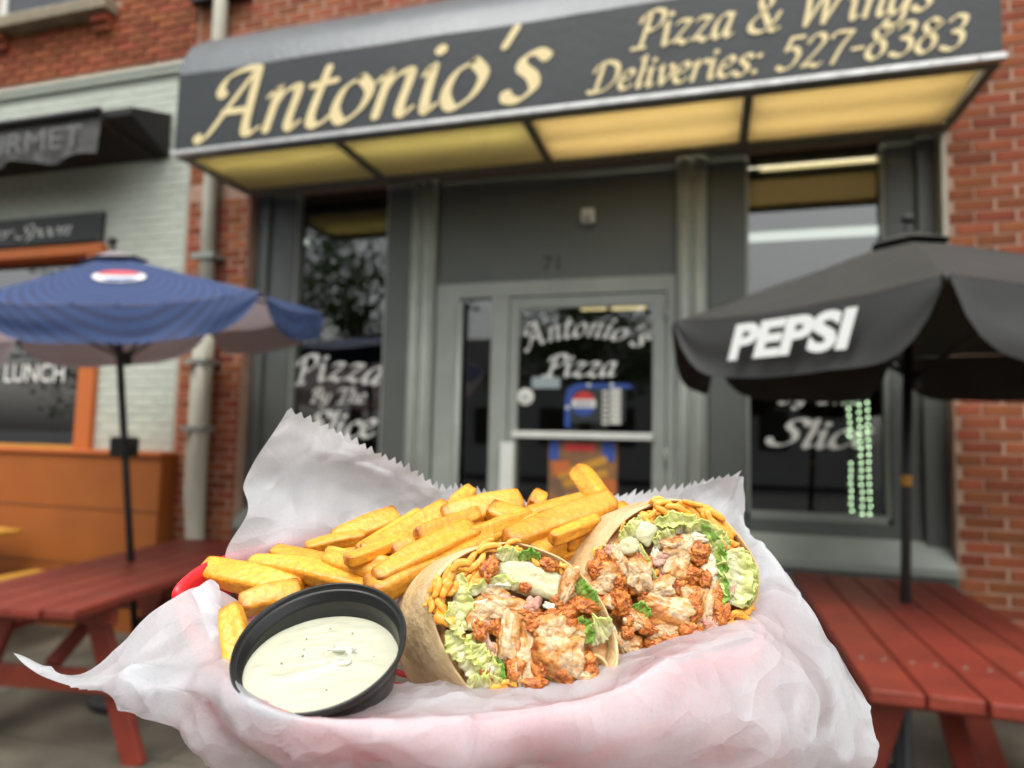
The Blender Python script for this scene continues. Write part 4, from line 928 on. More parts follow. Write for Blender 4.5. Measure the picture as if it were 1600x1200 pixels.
fry('rounded pale fry leaning on the back paper', (520,846,.034),(622,806,.040), 32,32, 6, .0, .4)
fry('narrow fry wedged between two thick ones at the left back', (560,862,.036),(658,800,.042), 22,16, 7, .0, .2)
fry('thick fry pointing up right with browned tip at centre left', (568,868,.044),(700,794,.050), 34,32, 8, -.04, .5)
fry('long fry running from the cup towards the middle, rounded end', (585,905,.044),(744,828,.052), 30,36, 9, .04, .3)
fry('longest fry diagonal just above the front wrap', (575,925,.034),(800,826,.046), 52,26, 10, .02, .2)
fry('fry curving along the back behind the middle pile', (690,815,.044),(815,784,.050), 42,36, 11, .05, .6)
fry('pointed tip of a fry standing up at the back', (704,796,.044),(737,764,.052), 26,20, 12, 0, .5)
fry('fry with square browned end in the middle of the pile', (764,796,.056),(862,832,.044), 32,36, 13, 0, .3)
fry('large straight fry on top pointing at the right wrap', (790,846,.052),(958,783,.060), 38,36, 14, .0, .35)
fry('thin fry behind the large straight one', (820,804,.046),(925,776,.050), 20,20, 15, 0, .2)
fry('small stub of a fry peeking up at the back', (835,792,.046),(845,771,.052), 22,22, 16, 0, .4)
fry('upright fry sticking highest out of the pile', (946,790,.050),(905,735,.066), 32,34, 17, .0, .5)
fry('broad fry lying below the large straight one', (826,866,.040),(985,800,.046), 38,36, 18, .0, .25)
fry('crumb-like fry end between the two wraps', (868,872,.028),(905,862,.034), 22,22, 19, 0, .2)
fry('stubby fry touching the upper left of the cup', (374,946,.022),(470,922,.022), 32,36, 20, .02, .5)
fry('upright wedge squeezed between paper and cup', (360,948,.0386),(384,1060,.0126), 30,42, 21, .04, .4)
fry('fry filling the gap under the centre left pile', (640,880,.030),(735,850,.034), 30,30, 22, 0, .2)
fry('fry buried below the long diagonal one', (690,850,.036),(760,818,.040), 30,26, 23, 0, .2)
fry('fry hidden low at the back of the pile', (600,845,.022),(720,820,.026), 34,34, 24, 0, .2)
fry('fry lying low behind the front wrap', (740,870,.024),(860,830,.028), 36,36, 25, 0, .2)
FL_ = ['short fry lying behind the cup, below the leftmost back fry', 'fry crossing under the browned wedge above the cup', 'small fry lying on top at the left middle of the pile', 'slim fry on top of the thick centre left fry', 'fry tucked under the square browned end, left of it', 'fry running just above the top of the front wrap', "short fry on top of the large straight one's middle", 'fry end right beside the foot of the upright fry', 'fry against the back paper left of the pointed tip', 'fry behind the square browned end at the back', 'short fry resting on the left end of the long ones', "fry end nestled against the farther wrap's tortilla"]
for i_, (A_, B_, a_, b_) in enumerate([((455,880,.020),(600,852,.024),24,24),((500,905,.024),(640,862,.028),26,24),((610,860,.050),(705,832,.050),24,22),((650,838,.060),(748,800,.060),24,20),((730,838,.052),(830,806,.054),26,22),((700,870,.036),(820,838,.040),24,24),((860,842,.060),(935,812,.062),22,20),((900,802,.048),(965,790,.050),22,18),((600,828,.030),(690,806,.034),24,20),((770,816,.040),(880,792,.044),24,20),((540,878,.052),(640,838,.054),24,20),((880,850,.044),(950,822,.046),24,24)]):
    fry(FL_[i_], A_, B_, a_, b_, 50+i_, .01, .3*i_)
fry('fry lying low beside the cup', (420,915,.010),(560,925,.010), 36,36, 26, 0, .2)

# ---------------- sauce cup
M_CUP = mat('black_plastic_cup', (.012,.013,.012), .30, .5, bump=.05, bscale=200)
def sauce_material():
    m = mat('creamy_dressing', (.53,.525,.40), .16, .5, (.485,.48,.36), 120, .0, 50, sss=.35, sssr=(1,.85,.5), ssscale=.004, contrast=.7); return m
M_SAUCE = sauce_material()
view = cray(500, 1005).normalized(); im = Vector((-.2,-.98,0)); im = (im-view*im.dot(view)).normalized()
CN = (-view*math.cos(rad(47))+im*math.sin(rad(47))).normalized()
cc = cray(501, 1006)*.243; CR = 133/FPX*.243
cup = empty('sauce_cup', c2w(cc-CN*.033), 'round black plastic cup of creamy white dressing beside the wrap', 'cup')
axw = c2d(CN); ccw = c2w(cc); R0 = CR
MB().lathe(ccw, [(R0*.66,-.036),(R0*.67,-.0365),(R0*.86,-.010),(R0*.90,-.008),(R0*.905,-.0035),(R0*.955,-.0028),(R0*.968,-.001),(R0*.985,-.002),(R0*1.0,-.001),(R0*1.005,.0006),(R0*.995,.0015),(R0*.975,.0013),
  (R0*.966,-.0004),(R0*.952,-.0014),(R0*.946,-.0010),(R0*.935,-.0012),(R0*.928,-.0028),(R0*.918,-.0030),(R0*.91,-.0045),(R0*.87,-.011),(R0*.69,-.033)], 96, axw).build('cup_wall', M_CUP, cup)
MB().lathe(ccw, [(0,-.033),(R0*.69,-.033)], 48, axw).build('cup_bottom', M_CUP, cup)
# sauce: level nearly to the front edge and lower at the back
e1 = (Vector((1,0,0))-CN*CN.x).normalized(); e2 = CN.cross(e1)      # e2 lies along the minor axis
if e2.y < 0: e2 = -e2                                                # towards the viewer
G = []; NR2, NA = 44, 96
for i in range(NR2+1):
    r = i/NR2; row = []
    for k in range(NA):
        q = 2*math.pi*k/NA; x, y = math.cos(q)*r, math.sin(q)*r
        dep = -.0074+.0046*y-.0008*x
        rr = R0*(.905+(dep+.0042)*6.2)*1.0
        p = Vector((x*rr, y*rr, 0)); hgt = .0011*nz((x*2.2+1.3*y, y*1.6, 0), 1.6, 4)+.0009*abs(nz((x*1.2+y*2, y*4.2, 1), 1.7, 5))
        dx, dy = x-.20, y+.02; rl = math.hypot(dx*1.0, dy*1.7)
        hgt += .0017*math.exp(-((rl-.16)/.06)**2)*(1 if dy < .03 else .3)-.0007*math.exp(-(rl/.10)**2)   # swirl left by the spoon
        dx, dy = x+.25, y-.22; hgt += .0012*math.exp(-((dy+.16*math.sin(x*4)-.02)/.07)**2)*(1-r*r)
        if i == NR2: hgt += .0004
        row.append(c2w(cc+e1*p.x+e2*p.y+CN*(dep+hgt*(1-r**8))))
    G.append(row)
MB().grid(G, closed=True).build('sauce', M_SAUCE, cup)

# ---------------- chicken wraps, cut across, cut faces towards the viewer
M_TORT = mat('flour_tortilla', (.56,.36,.15), .5, .4, (.70,.55,.32), 75, .6, 80, sss=.25, sssr=(1,.7,.35), ssscale=.004, contrast=.8)
M_TORTI = mat('tortilla_fold', (.70,.42,.15), .5, .4, (.80,.62,.36), 60, .2, 160, sss=.25, sssr=(1,.7,.35), ssscale=.004)
M_CHED = mat('cheddar', (.85,.30,.022), .32, .5, (.88,.43,.06), 150, .1, 300, sss=.35, sssr=(1,.5,.1), ssscale=.004)
def food_attr(name, attr, A, B, C_, pos, rough, bump, bscale, sss, stretch=None, sssr=(1,.7,.4)):
    m = mat(name, A, rough, .5, bump=bump, bscale=bscale, sss=sss, sssr=sssr, ssscale=.003); cr = attr_mix(m, attr, A, B, C_, pos)
    n = m.node_tree.nodes; L = m.node_tree.links; tc = n.new('ShaderNodeTexCoord'); mp = n.new('ShaderNodeMapping')
    mp.inputs['Scale'].default_value = stretch or (400,400,400); mp.inputs['Rotation'].default_value = (.5,.8,.3); no = n.new('ShaderNodeTexNoise'); no.inputs['Scale'].default_value = 1; no.inputs['Detail'].default_value = 4
    L.new(tc.outputs['Object'], mp.inputs[0]); L.new(mp.outputs[0], no.inputs['Vector'])
    mr = n.new('ShaderNodeMapRange'); mr.inputs[1].default_value = .3; mr.inputs[2].default_value = .7; mr.inputs[3].default_value = .72; mr.inputs[4].default_value = 1.12; L.new(no.outputs['Fac'], mr.inputs[0])
    h = n.new('ShaderNodeHueSaturation'); L.new(cr.outputs[0], h.inputs['Color']); L.new(mr.outputs[0], h.inputs['Value']); L.new(h.outputs[0], n['Principled BSDF'].inputs['Base Color'])
    return m
M_CHICK = food_attr('chicken_meat', 'crust', (.70,.55,.34), (.62,.28,.06), (.32,.072,.010), .42, .30, .9, 380, .2, (150,1300,260))
M_CRUST = food_attr('spicy_breading', 'crust', (.68,.27,.05), (.50,.125,.014), (.20,.04,.008), .5, .28, .9, 520, .1, (420,420,420))
M_LETT = food_attr('lettuce', 'edge', (.74,.73,.44), (.64,.67,.24), (.42,.52,.10), .65, .3, .25, 260, .3, (220,500,220), (.8,1,.3))
M_LETTG = food_attr('green_lettuce', 'edge', (.50,.60,.16), (.22,.42,.06), (.07,.20,.02), .6, .3, .25, 260, .25, (220,500,220), (.6,1,.2))
M_ONION = mat('celery_slab', (.54,.50,.26), .25, .5, (.62,.60,.40), 240, .5, 200, sss=.4, sssr=(1,.9,.4), ssscale=.006)
M_PINK = mat('pink_bacon', (.46,.19,.14), .3, .5, (.60,.38,.27), 170, .3, 300, sss=.3, sssr=(1,.4,.3), ssscale=.004)
M_DRESS = mat('white_dressing', (.72,.66,.46), .2, .5, sss=.3, sssr=(1,.9,.6), ssscale=.003, bump=.1, bscale=200)
M_FILL = mat('filling', (.34,.085,.012), .32, .5, (.72,.44,.18), 240, .9, 420, contrast=.5)

class Wrap:
    def __init__(s, label, contour, ctr, Zc, normal, axis, ln):
        s.n = Vector(normal).normalized(); s.c = cray(*ctr)*Zc; s.ax = Vector(axis).normalized(); s.ln = ln
        s.t = empty('chicken_wrap', c2w(s.c+s.ax*ln*.9), label, 'wrap', 'cut halves of a chicken wrap')
        s.C = crom([s.f(x, y, 0) for x, y in contour], 6, closed=True)
        # even spacing not needed: the contour is dense
        rings = []
        def ring(sc, k, wob=0.0, sd=0):
            r = []
            for p in s.C:
                q = s.c+(p-s.c)*sc; q = q+s.ax*k
                r.append(q+(p-s.c).normalized()*wob*nz(q, 55, sd)+s.ax*wob*.6*nz(q, 90, sd+2)); 
            return r
        for sc, k, wb in ((.93,.012,0),(.945,.004,.0006),(.955,-.0004,.0010),(.968,-.0008,.0010),(.985,-.0002,.0010),(1.0,.002,.0012),(1.03,.008,.0012),(1.055,.018,.0015),(1.06,.032,.0016),(1.03,.05,.0016),(.93,.065,.001),(.7,.074,0),(.35,.078,0)):
            rings.append(ring(sc, k*ln/.078 if k > .004 else k, wb))
        MB().grid([[c2w(p) for p in r] for r in rings], closed=True).build('tortilla', M_TORT, s.t)
        cap = MB(); base = []
        for i in range(41):
            f = i/40; row = []
            for p in s.C:
                q = s.c+(p-s.c)*(.955*f); hh = noise.ridged_multi_fractal(q*170, .9, 2.1, 4, 1.0, 2.0)
                row.append(c2w(q+s.ax*(.0062-.0025*(1-f*f))+s.n*(.0016*hh+.003*nz(q, 110, 7))))
            base.append(row)
        cap.grid(base, closed=True).build('filling', M_FILL, s.t)
    def f(s, px, py, k):
        d = cray(px, py); return d*((s.c.dot(s.n)+k)/d.dot(s.n))
    def axes(s, px, py, ang, k):
        o = s.f(px, py, k); ex = s.f(px+4*math.cos(ang), py+4*math.sin(ang), k)-o; ex.normalize(); ey = s.n.cross(ex); return o, ex, ey
    def blob(s, name, m, px, py, wx, wy, ang=0, proud=0, th=None, seed=0, rough=.22, fine=.06, sq=2.6, crust=None, facet=0):
        o, ex, ey = s.axes(px, py, rad(ang), proud); k = o.z/FPX; a, b = wx*k/2, wy*k/2; c = (th*k/2 if th else min(a, b)*.8)
        NA, NB = 54, 32; rows = []; cr = []; a *= 1.16; b *= 1.16; off = Vector((seed*1.7, seed*.9, seed*2.3))
        for i in range(NB+1):
            ph = math.pi*i/NB; row = []
            for j in range(NA):
                q = 2*math.pi*j/NA; x, y, z = math.sin(ph)*math.cos(q), math.sin(ph)*math.sin(q), math.cos(ph)
                rr = 1/((abs(x)**sq+abs(y)**sq+abs(z)**sq)**(1/sq)); P = Vector((x, y, z))
                d = 1+rough*1.2*nz(P, 1.5, seed)+fine*.8*nz(P, 9, seed+3)
                if crust is not None:
                    d += rough*.9*(noise.ridged_multi_fractal(P*(1.9 if facet else 2.8)+off, .9, 2.2, 4, 1.0, 2.0)*.5-.55)
                if facet: d += facet*1.6*(abs(noise.noise(Vector((x*1.3, y*9+z*2, z*4))+off))-.2)
                x, y, z = x*rr*d, y*rr*d, z*rr*d
                row.append(c2w(o+ex*(x*a)+ey*(y*b)+s.n*(z*c)))
                if crust == 'crust': cr.append(max(0, min(1, .42+.7*nz(P, 3, seed+11)+.4*nz(P, 7, seed+13)+.5*(1-d))))
                elif crust is not None:
                    u = math.cos(rad(crust))*x+math.sin(rad(crust))*y
                    cr.append(max(0, min(1, .10+.85*max(0, u-.35)+.95*max(0, nz(P, 1.8, seed+12)-.04)+.45*nz(P, 6, seed+14)+.9*max(0, .95-d))))
            rows.append(row)
        ob = MB().grid(rows, closed=True).build(name, m, s.t)
        if cr: set_attr(ob.data, 'crust', cr)
        return ob
    def chicken(s, px, py, wx, wy, ang=0, proud=.001, seed=0, crust=90, th=None): return s.blob('chicken_piece', M_CHICK, px, py, wx*1.1, wy*1.08, ang, proud, th, seed, .30, .06, 3.2, crust, facet=.10)
    def crust(s, px, py, wx, wy, ang=0, proud=.001, seed=0): return s.blob('breading_crumb', M_CRUST, px, py, wx*.98, wy*.98, ang, proud, None, seed, .40, .24, 2.2, 'crust')
    def shred(s, px, py, ln, w, ang, proud=.001, seed=0, _k=0):
        if _k < 2: s.shred(px+random.Random(seed*3+_k).uniform(-9,9), py+random.Random(seed*5+_k).uniform(-8,8), ln*.9, w*.9, ang+random.Random(seed+_k).uniform(-35,35), proud-.0012*(_k+1), seed+500+_k*37, 5)
        if _k == 0: s.shred(px, py, ln, w, ang, proud, seed, 1)
        if _k == 0: return
        o, ex, ey = s.axes(px, py, rad(ang), proud); k = o.z/FPX; L = ln*k; W = w*.66*k/2; L *= 1.02; rnd = random.Random(seed); bd = rnd.uniform(-.22,.22); rows = []
        for i in range(11):
            t = i/10; cp = math.sqrt(max(.05, 1-abs(2*t-1)**5)); c = o+ex*(L*(t-.5))+ey*(bd*L*math.sin(math.pi*t))+s.n*(rnd.uniform(-.0002,.0002)+.1*L*bd*(2*t-1))
            row = []
            for j in range(12):
                q = 2*math.pi*j/12; cs, sn = math.cos(q), math.sin(q); r_ = 1/((abs(cs)**3.5+abs(sn)**3.5)**(1/3.5)); row.append(c2w(c+(ey*cs+s.n*sn*.6)*(W*cp*r_*(1+.35*nz((t*5, cs, sn), 1, seed)))))
            rows.append(row)
        mb = MB().grid(rows, closed=True)
        for i, rv in ((0, 0), (10, 1)):
            f = tuple(i*12+j for j in range(12)); mb.f.append(f if rv else f[::-1]); mb.sm.append(True)
        return mb.build('cheese_shred', M_CHED, s.t)
    def leaf(s, pts, w, proud=.001, tilt=45, ruf=.2, freq=5, seed=0, m=None, flip=1):
        """a ruffled strip of lettuce along pts (pixels)"""
        P = crom([s.f(x, y, proud) for x, y in pts], 48//(len(pts)-1)); k = P[0].z/FPX; W = w*1.35*k; n = len(P); nw = 14; rows = []; ed = []
        for i in range(n):
            tg = (P[min(i+1, n-1)]-P[max(i-1, 0)]).normalized(); ac = s.n.cross(tg)*flip; al = rad(tilt)+.5*nz((i*.13, seed, 0), 1); ac2 = ac*math.cos(al)+s.n*math.sin(al); no_ = tg.cross(ac2); u = i/(n-1); row = []
            env = (.55+.45*math.sin(math.pi*u))*(1+.25*nz((i*.35, seed, 3), 1))
            for j in range(nw+1):
                t = j/nw; rf = ruf*.62*W*t*t*math.sin(freq*.75*2*math.pi*u+seed+1.5*t)+.10*W*nz((i*.25, t*3, seed), 1)+.04*W*nz((i*.6, t*8, seed), 1)
                row.append(c2w(P[i]+ac2*(W*(t-.35)*env)+no_*rf)); ed.append(max(0, min(1, .05+t*.75+.3*nz((i*.12, t*2, seed+5), 1))))
            rows.append(row)
        o = MB().grid(rows).build('lettuce_leaf', m or M_LETT, s.t); set_attr(o.data, 'edge', ed)
        sol = o.modifiers.new('thick', 'SOLIDIFY'); sol.thickness = .0006; return o
    def ribbon(s, pts, depth, proud, m=None, thick=.0011, name='tortilla_fold'):
        P = crom([s.f(x, y, proud+.0008*math.sin(i*2.1)) for i, (x, y) in enumerate(pts)], 8)
        rows = [[c2w(p+s.ax*(depth*j/6)+s.n*(.0008*nz(p, 120, j*.3))) for p in P] for j in range(7)]
        o = MB().grid(rows).build(name, m or M_TORTI, s.t); sol = o.modifiers.new('thick', 'SOLIDIFY'); sol.thickness = thick; sol.offset = 0
        bv = o.modifiers.new('bevel', 'BEVEL'); bv.width = .0004; bv.segments = 2; return o

# --- front wrap
c1 = [(775,844),(738,853),(708,872),(685,897),(672,930),(672,962),(682,1000),(702,1042),(728,1074),(755,1089),(795,1085),(845,1078),(895,1070),(938,1060),(960,1040),(966,1005),(955,965),(935,930),(903,891),(862,862),(815,846)]
w1 = Wrap('nearer half of the cut chicken wrap, between cup and second half', c1, (812,975), .262, (.10,-.40,-.91), (-.44,.44,.78), .066)
Z1 = lambda x, y: (590+x/4, 830+y/4)
def A1(fn, x, y, *a, **k): return fn(*Z1(x, y), *a, **k)
for i, (x, y, l, w, an) in enumerate([(700,115,40,15,-15),(600,190,44,17,-35),(520,225,34,18,-20),(430,285,42,17,-50),(365,350,34,16,-75),(430,365,30,17,-60),(560,275,42,17,-40),(630,255,34,16,-60),(640,300,26,15,-10),(395,440,40,16,-80),(400,480,34,17,60),(420,555,36,24,20),(470,575,22,18,60),(850,105,30,14,10),(1010,190,26,13,20),(1180,255,34,13,40),(1200,290,26,12,60),(590,330,24,14,-70),(330,460,24,13,-85),(760,975,30,15,-5),(820,960,26,14,10),(520,640,18,13,50)]):
    A1(w1.shred, x, y, l, w, an, .003+.001*(i % 3), i)
w1.leaf([Z1(500,270),Z1(510,400),Z1(540,520),Z1(560,620)], 26, .003, 35, .16, 4, 1)
w1.leaf([Z1(470,440),Z1(490,560),Z1(540,640)], 22, .004, 50, .2, 3, 2, flip=-1)
w1.leaf([Z1(470,630),Z1(510,730),Z1(570,835),Z1(640,930),Z1(690,965)], 26, .003, 30, .28, 6, 3)
w1.leaf([Z1(520,720),Z1(570,800),Z1(650,880),Z1(760,910)], 38, .004, 20, .16, 3, 4)
w1.leaf([Z1(600,640),Z1(620,740),Z1(650,830)], 26, .0045, 40, .14, 2.5, 5, flip=-1)
w1.leaf([Z1(560,940),Z1(650,970),Z1(780,950)], 26, .003, 40, .2, 4, 6)
w1.leaf([Z1(740,140),Z1(820,165),Z1(910,185)], 20, .004, 30, .15, 3, 7, M_LETT)
w1.leaf([Z1(890,190),Z1(940,150),Z1(1010,190)], 18, .004, 50, .18, 2, 8, M_LETTG)
w1.leaf([Z1(560,390),Z1(680,350),Z1(790,330),Z1(860,350)], 18, .005, 30, .16, 4, 9)
w1.leaf([Z1(1250,320),Z1(1300,410),Z1(1360,480)], 22, .004, 40, .2, 2, 10, M_LETTG)
w1.leaf([Z1(1250,540),Z1(1290,620),Z1(1320,700)], 20, .005, 40, .22, 3, 11, M_LETTG)
w1.leaf([Z1(730,790),Z1(760,860),Z1(790,940)], 14, .004, 50, .16, 2, 12, M_LETTG)
w1.leaf([Z1(850,940),Z1(920,970)], 18, .003, 40, .2, 2, 13, M_LETTG)
w1.leaf([Z1(1070,900),Z1(1130,940),Z1(1190,950)], 14, .003, 40, .2, 2, 14, M_LETTG)
w1.leaf([Z1(1310,690),Z1(1390,640),Z1(1470,580)], 34, .003, 35, .2, 2.5, 15)
w1.blob('celery_slab', M_ONION, *Z1(960,300), 92, 40, 12, .0035, 18, 31, .16, .06, 3.6, 45)
for i, (x, y, wx, wy, an, cr) in enumerate([(790,480,66,30,10,90),(940,740,20,88,2,0),(1130,760,58,46,8,200),(1120,830,42,34,20,90),(880,800,26,54,10,180),(1190,330,18,44,20,180),(640,520,30,40,30,180),(820,660,30,60,0,0),(1100,600,44,34,-20,90),(730,400,30,22,20,90),(1250,640,24,20,0,90),(1290,910,36,14,5,270),(700,800,20,36,0,180)]):
    A1(w1.chicken, x, y, wx, wy, an, .003+.0012*(i % 3), 40+i, cr)
for i, (x, y, wx, wy, an) in enumerate([(1270,470,46,24,15),(1180,520,30,26,0),(1010,600,24,36,60),(1040,680,18,26,0),(860,860,26,30,20),(1160,880,34,26,10),(1290,830,34,28,-20),(1010,850,24,30,0),(700,240,24,30,20),(850,280,22,12,5),(940,510,34,12,5),(960,560,22,14,30),(740,600,22,24,0),(1330,880,20,18,0),(980,950,30,16,0),(690,880,20,20,0),(1070,210,26,18,15),(1190,580,26,20,10),(1250,760,20,26,0),(920,350,18,16,0),(640,620,20,26,0),(790,740,16,30,0),(1140,430,22,18,0),(1090,520,20,14,0)]):
    A1(w1.crust, x, y, wx, wy, an, .004+.001*(i % 3), 70+i)
for i, (x, y, wx, wy, an) in enumerate([(970,470,26,32,30),(650,640,18,44,-20),(690,720,18,30,-30),(650,480,26,18,0),(810,430,30,14,10),(690,580,18,22,0)]):
    A1(lambda *a: w1.blob('bacon_piece', M_PINK, *a, seed=100+i, rough=.5, fine=.2, crust=None), x, y, wx*.75, wy*.8, an, .0042)
for i, (x, y, wx, wy, an) in enumerate([(640,460,30,16,-30),(760,320,40,14,-5),(700,290,20,14,0),(620,560,12,26,10),(940,580,10,18,0),(1080,470,20,12,20),(720,840,14,18,0)]):
    A1(lambda *a: w1.blob('dressing_smear', M_DRESS, *a, seed=120+i, th=7, rough=.6, fine=.15), x, y, wx*.9, wy*.8, an, .0052)
w1.ribbon([Z1(1290,960),Z1(1400,930),Z1(1440,860),Z1(1400,790),Z1(1300,755)], .016, .001)
w1.ribbon([Z1(1360,940),Z1(1470,900),Z1(1500,800),Z1(1490,660),Z1(1440,560)], .016, .002)

# --- far wrap
c2 = [(1051,779),(1015,787),(980,806),(948,840),(925,880),(918,912),(928,955),(945,990),(958,1020),(985,1036),(1012,1030),(1048,1022),(1085,1014),(1120,1005),(1150,987),(1172,960),(1186,938),(1189,906),(1180,872),(1160,840),(1134,813),(1100,791)]
w2 = Wrap('farther half of the cut chicken wrap at the right, tipped upright', c2, (1062,908), .292, (-.02,-.34,-.94), (-.34,.30,.89), .066)
Z2 = lambda x, y: (870+x/3.872, 740+y/3.872)
def A2(fn, x, y, *a, **k): return fn(*Z2(x, y), *a, **k)
for i, (x, y, l, w, an) in enumerate([(600,215,30,13,-15),(660,200,36,14,5),(720,215,34,15,15),(780,210,36,15,20),(680,245,28,13,30),(780,255,30,16,10),(850,205,38,15,25),(900,240,40,16,40),(950,280,40,16,55),(985,330,44,17,60),(1010,385,36,16,80),(960,250,34,14,30),(1030,340,34,13,60),(560,240,26,12,-30),(540,280,26,12,50),(1070,440,34,13,20),(1080,870,36,15,-20),(1050,890,34,15,-60),(1130,840,30,15,-30),(1120,870,26,13,20),(1060,920,24,13,0),(250,490,26,14,70),(300,520,22,12,50),(590,600,18,13,-40),(440,330,26,8,-50),(640,185,30,12,-8),(820,180,32,12,14)]):
    A2(w2.shred, x, y, l, w, an, .003+.001*(i % 3), 200+i)
w2.leaf([Z2(600,330),Z2(680,310),Z2(760,320),Z2(850,290)], 26, .005, 30, .18, 4, 21)
w2.leaf([Z2(590,300),Z2(690,280),Z2(850,280)], 18, .005, 45, .2, 4, 22, flip=-1)
w2.leaf([Z2(590,430),Z2(650,410),Z2(720,370)], 22, .006, 30, .18, 3, 23)
w2.leaf([Z2(780,360),Z2(880,350),Z2(930,420),Z2(960,500)], 26, .004, 35, .18, 4, 24)
w2.leaf([Z2(870,310),Z2(940,400),Z2(980,500),Z2(1010,600)], 16, .005, 45, .2, 5, 25, M_LETTG)
w2.leaf([Z2(960,520),Z2(980,620),Z2(1010,720),Z2(1000,790)], 14, .005, 50, .18, 4, 26, M_LETTG)
w2.leaf([Z2(1060,460),Z2(1080,560),Z2(1080,680),Z2(1080,800)], 36, .004, 15, .12, 3, 27)
w2.leaf([Z2(1085,480),Z2(1105,600),Z2(1105,720),Z2(1080,800)], 24, .005, 35, .18, 4, 28)
w2.leaf([Z2(1135,520),Z2(1160,610),Z2(1165,700),Z2(1140,800)], 15, .003, 40, .25, 5, 29)
w2.leaf([Z2(500,430),Z2(540,530),Z2(600,640)], 9, .006, 50, .15, 2, 30)
w2.leaf([Z2(450,815),Z2(510,830),Z2(560,880)], 18, .006, 40, .2, 2, 31, M_LETTG)
w2.leaf([Z2(800,1050),Z2(900,1030),Z2(980,980),Z2(1030,930)], 12, .004, 45, .2, 4, 32, M_LETTG)
w2.leaf([Z2(390,420),Z2(440,390),Z2(480,350),Z2(530,280)], 26, .004, 30, .14, 2, 33)
w2.blob('celery_slab', M_ONION, *Z2(540,360), 26, 30, 30, .005, 14, 131, .2, .03, 3.2)
w2.blob('celery_slab', M_ONION, *Z2(440,440), 26, 24, 0, .005, 14, 132, .2, .03, 3.2)
w2.blob('celery_slab', M_ONION, *Z2(1080,620), 24, 60, 4, .0035, 12, 133, .12, .03, 3.6)
for i, (x, y, wx, wy, an, cr) in enumerate([(280,620,40,38,10,90),(375,540,20,40,-15,180),(500,610,34,44,10,90),(740,520,34,56,25,330),(680,810,62,40,12,200),(630,690,34,26,-20,90),(910,720,26,66,12,0),(800,740,30,28,20,90),(700,440,30,20,0,90),(440,1020,30,22,30,90),(650,950,44,28,10,90),(240,690,24,16,0,90),(850,880,24,34,20,90),(560,790,26,24,0,180),(470,880,28,22,20,90),(740,920,30,22,0,90),(330,760,26,24,0,180)]):
    A2(w2.chicken, x, y, wx, wy, an, .003+.0012*(i % 3), 240+i, cr)
for i, (x, y, wx, wy, an) in enumerate([(310,730,34,26,-20),(370,670,24,30,0),(390,780,30,34,10),(480,690,30,22,20),(760,410,40,16,5),(860,480,26,30,20),(810,610,34,30,10),(730,680,30,22,0),(830,800,26,36,10),(970,730,18,30,20),(990,850,26,30,10),(560,930,30,22,20),(620,1040,34,26,10),(720,1040,32,28,0),(800,960,30,28,0),(500,900,24,22,0),(440,860,24,28,0),(240,580,24,26,0),(270,520,20,24,0),(600,860,30,18,0),(900,640,16,24,0),(690,580,20,22,0),(540,740,22,20,0),(700,1000,26,20,0),(880,960,22,20,0),(640,1080,30,18,0),(430,960,18,20,0),(920,900,20,18,0)]):
    A2(w2.crust, x, y, wx, wy, an, .004+.001*(i % 3), 280+i)
for i, (x, y, wx, wy, an) in enumerate([(630,520,30,36,60),(650,600,22,24,0),(940,910,36,30,-10),(1050,710,16,26,30),(320,470,18,20,0),(870,450,22,14,20)]):
    A2(lambda *a: w2.blob('bacon_piece', M_PINK, *a, seed=330+i, rough=.5, fine=.2, crust=None), x, y, wx*.75, wy*.8, an, .0042)
for i, (x, y, wx, wy, an) in enumerate([(940,580,34,30,40),(830,390,34,14,0),(600,500,12,26,0),(770,470,14,10,0),(900,520,22,20,0),(850,1010,30,10,-10),(660,380,22,10,0)]):
    A2(lambda *a: w2.blob('dressing_smear', M_DRESS, *a, seed=350+i, th=7, rough=.6, fine=.15), x, y, wx*.9, wy*.8, an, .0052)
w2.ribbon([Z2(330,850),Z2(400,870),Z2(520,930),Z2(545,1010),Z2(520,1110),Z2(470,1160)], .014, .002)
w2.ribbon([Z2(350,920),Z2(390,1040),Z2(450,1130),Z2(560,1110)], .014, .003)
w2.ribbon([Z2(290,430),Z2(360,470),Z2(440,380),Z2(540,265)], .010, .003, M_TORT)
w2.ribbon([Z2(800,1080),Z2(960,1050),Z2(1100,960),Z2(1210,870)], .006, -.001, M_TORT)

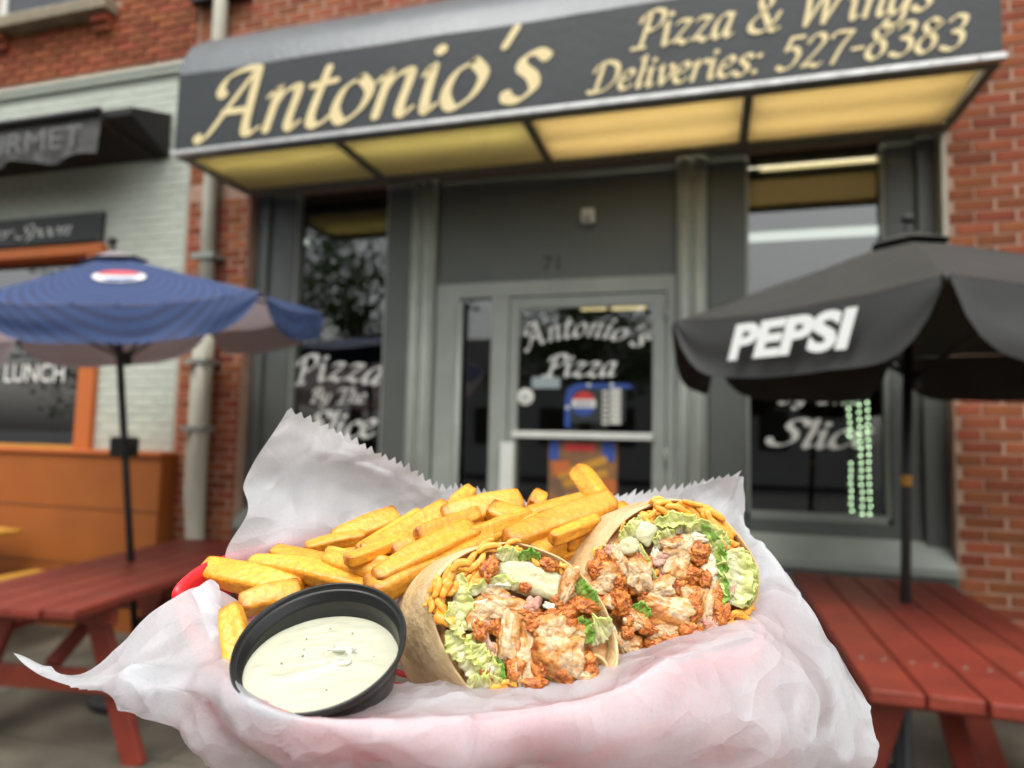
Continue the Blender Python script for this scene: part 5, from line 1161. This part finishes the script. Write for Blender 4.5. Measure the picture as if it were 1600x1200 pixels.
w1.leaf([Z1(490,330),Z1(510,430),Z1(530,540)], 20, .002, 25, .2, 3, 41)
w1.leaf([Z1(470,610),Z1(500,710),Z1(560,800)], 22, .0035, 20, .25, 4, 42, flip=-1)
w1.leaf([Z1(550,770),Z1(610,860),Z1(700,920)], 28, .002, 15, .2, 4, 43)
w1.leaf([Z1(1180,880),Z1(1270,930),Z1(1380,900)], 14, .002, 30, .2, 3, 44)
w2.leaf([Z2(1040,480),Z2(1050,600),Z2(1060,740)], 26, .005, 25, .2, 3, 45, flip=-1)
w2.leaf([Z2(870,330),Z2(960,420),Z2(1020,470)], 26, .003, 20, .2, 3, 46)
w2.leaf([Z2(610,330),Z2(720,340),Z2(820,350)], 28, .003, 15, .15, 3, 47)
# herb flecks in the sauce
M_HERB = mat('herb_fleck', (.30,.33,.16), .5, .3)
for i in range(9):
    q = random.uniform(0, 6.28); r = .8*math.sqrt(random.random())*.84; x, y = math.cos(q)*r, math.sin(q)*r
    p = cc+e1*(x*R0)+e2*(y*R0)+CN*(-.0071+.0046*y+.0006); a_ = random.uniform(.0002,.0005)
    MB().lathe(c2w(p), [(0,.0003),(a_*.8,.00015),(a_,-.0003),(0,-.0005)], 6, c2d(CN)).build('herb_fleck', M_HERB, cup)

w_ = cc+e1*(.20*R0)+e2*(.02*R0)+CN*(-.0066)
M_LUMP = mat('dressing_lump', (.44,.47,.40), .2, .5, (.60,.60,.48), 300, .3, 300, sss=.3, sssr=(1,1,.8), ssscale=.003)
for (du, dv, sx_, sy_, lift, m_) in ((0,-.12,.17,.035,.0004,M_LUMP),(.10,-.08,.05,.05,.0005,M_LUMP),(.02,.06,.15,.075,.0002,M_SAUCE),(.03,.05,.035,.03,.0009,M_LUMP)):
    rows = []
    for i in range(13):
        ph = math.pi*i/12; rows.append([c2w(w_+e1*(du*R0+math.sin(ph)*math.cos(q)*sx_*R0*(1+.3*nz((math.cos(q),math.sin(q),ph),1.5,du*9)))+e2*(dv*R0+math.sin(ph)*math.sin(q)*sy_*R0)+CN*(lift+math.cos(ph)*.0011)) for q in [2*math.pi*k/24 for k in range(24)]])
    MB().grid(rows, closed=True).build('sauce_lump', m_, cup)
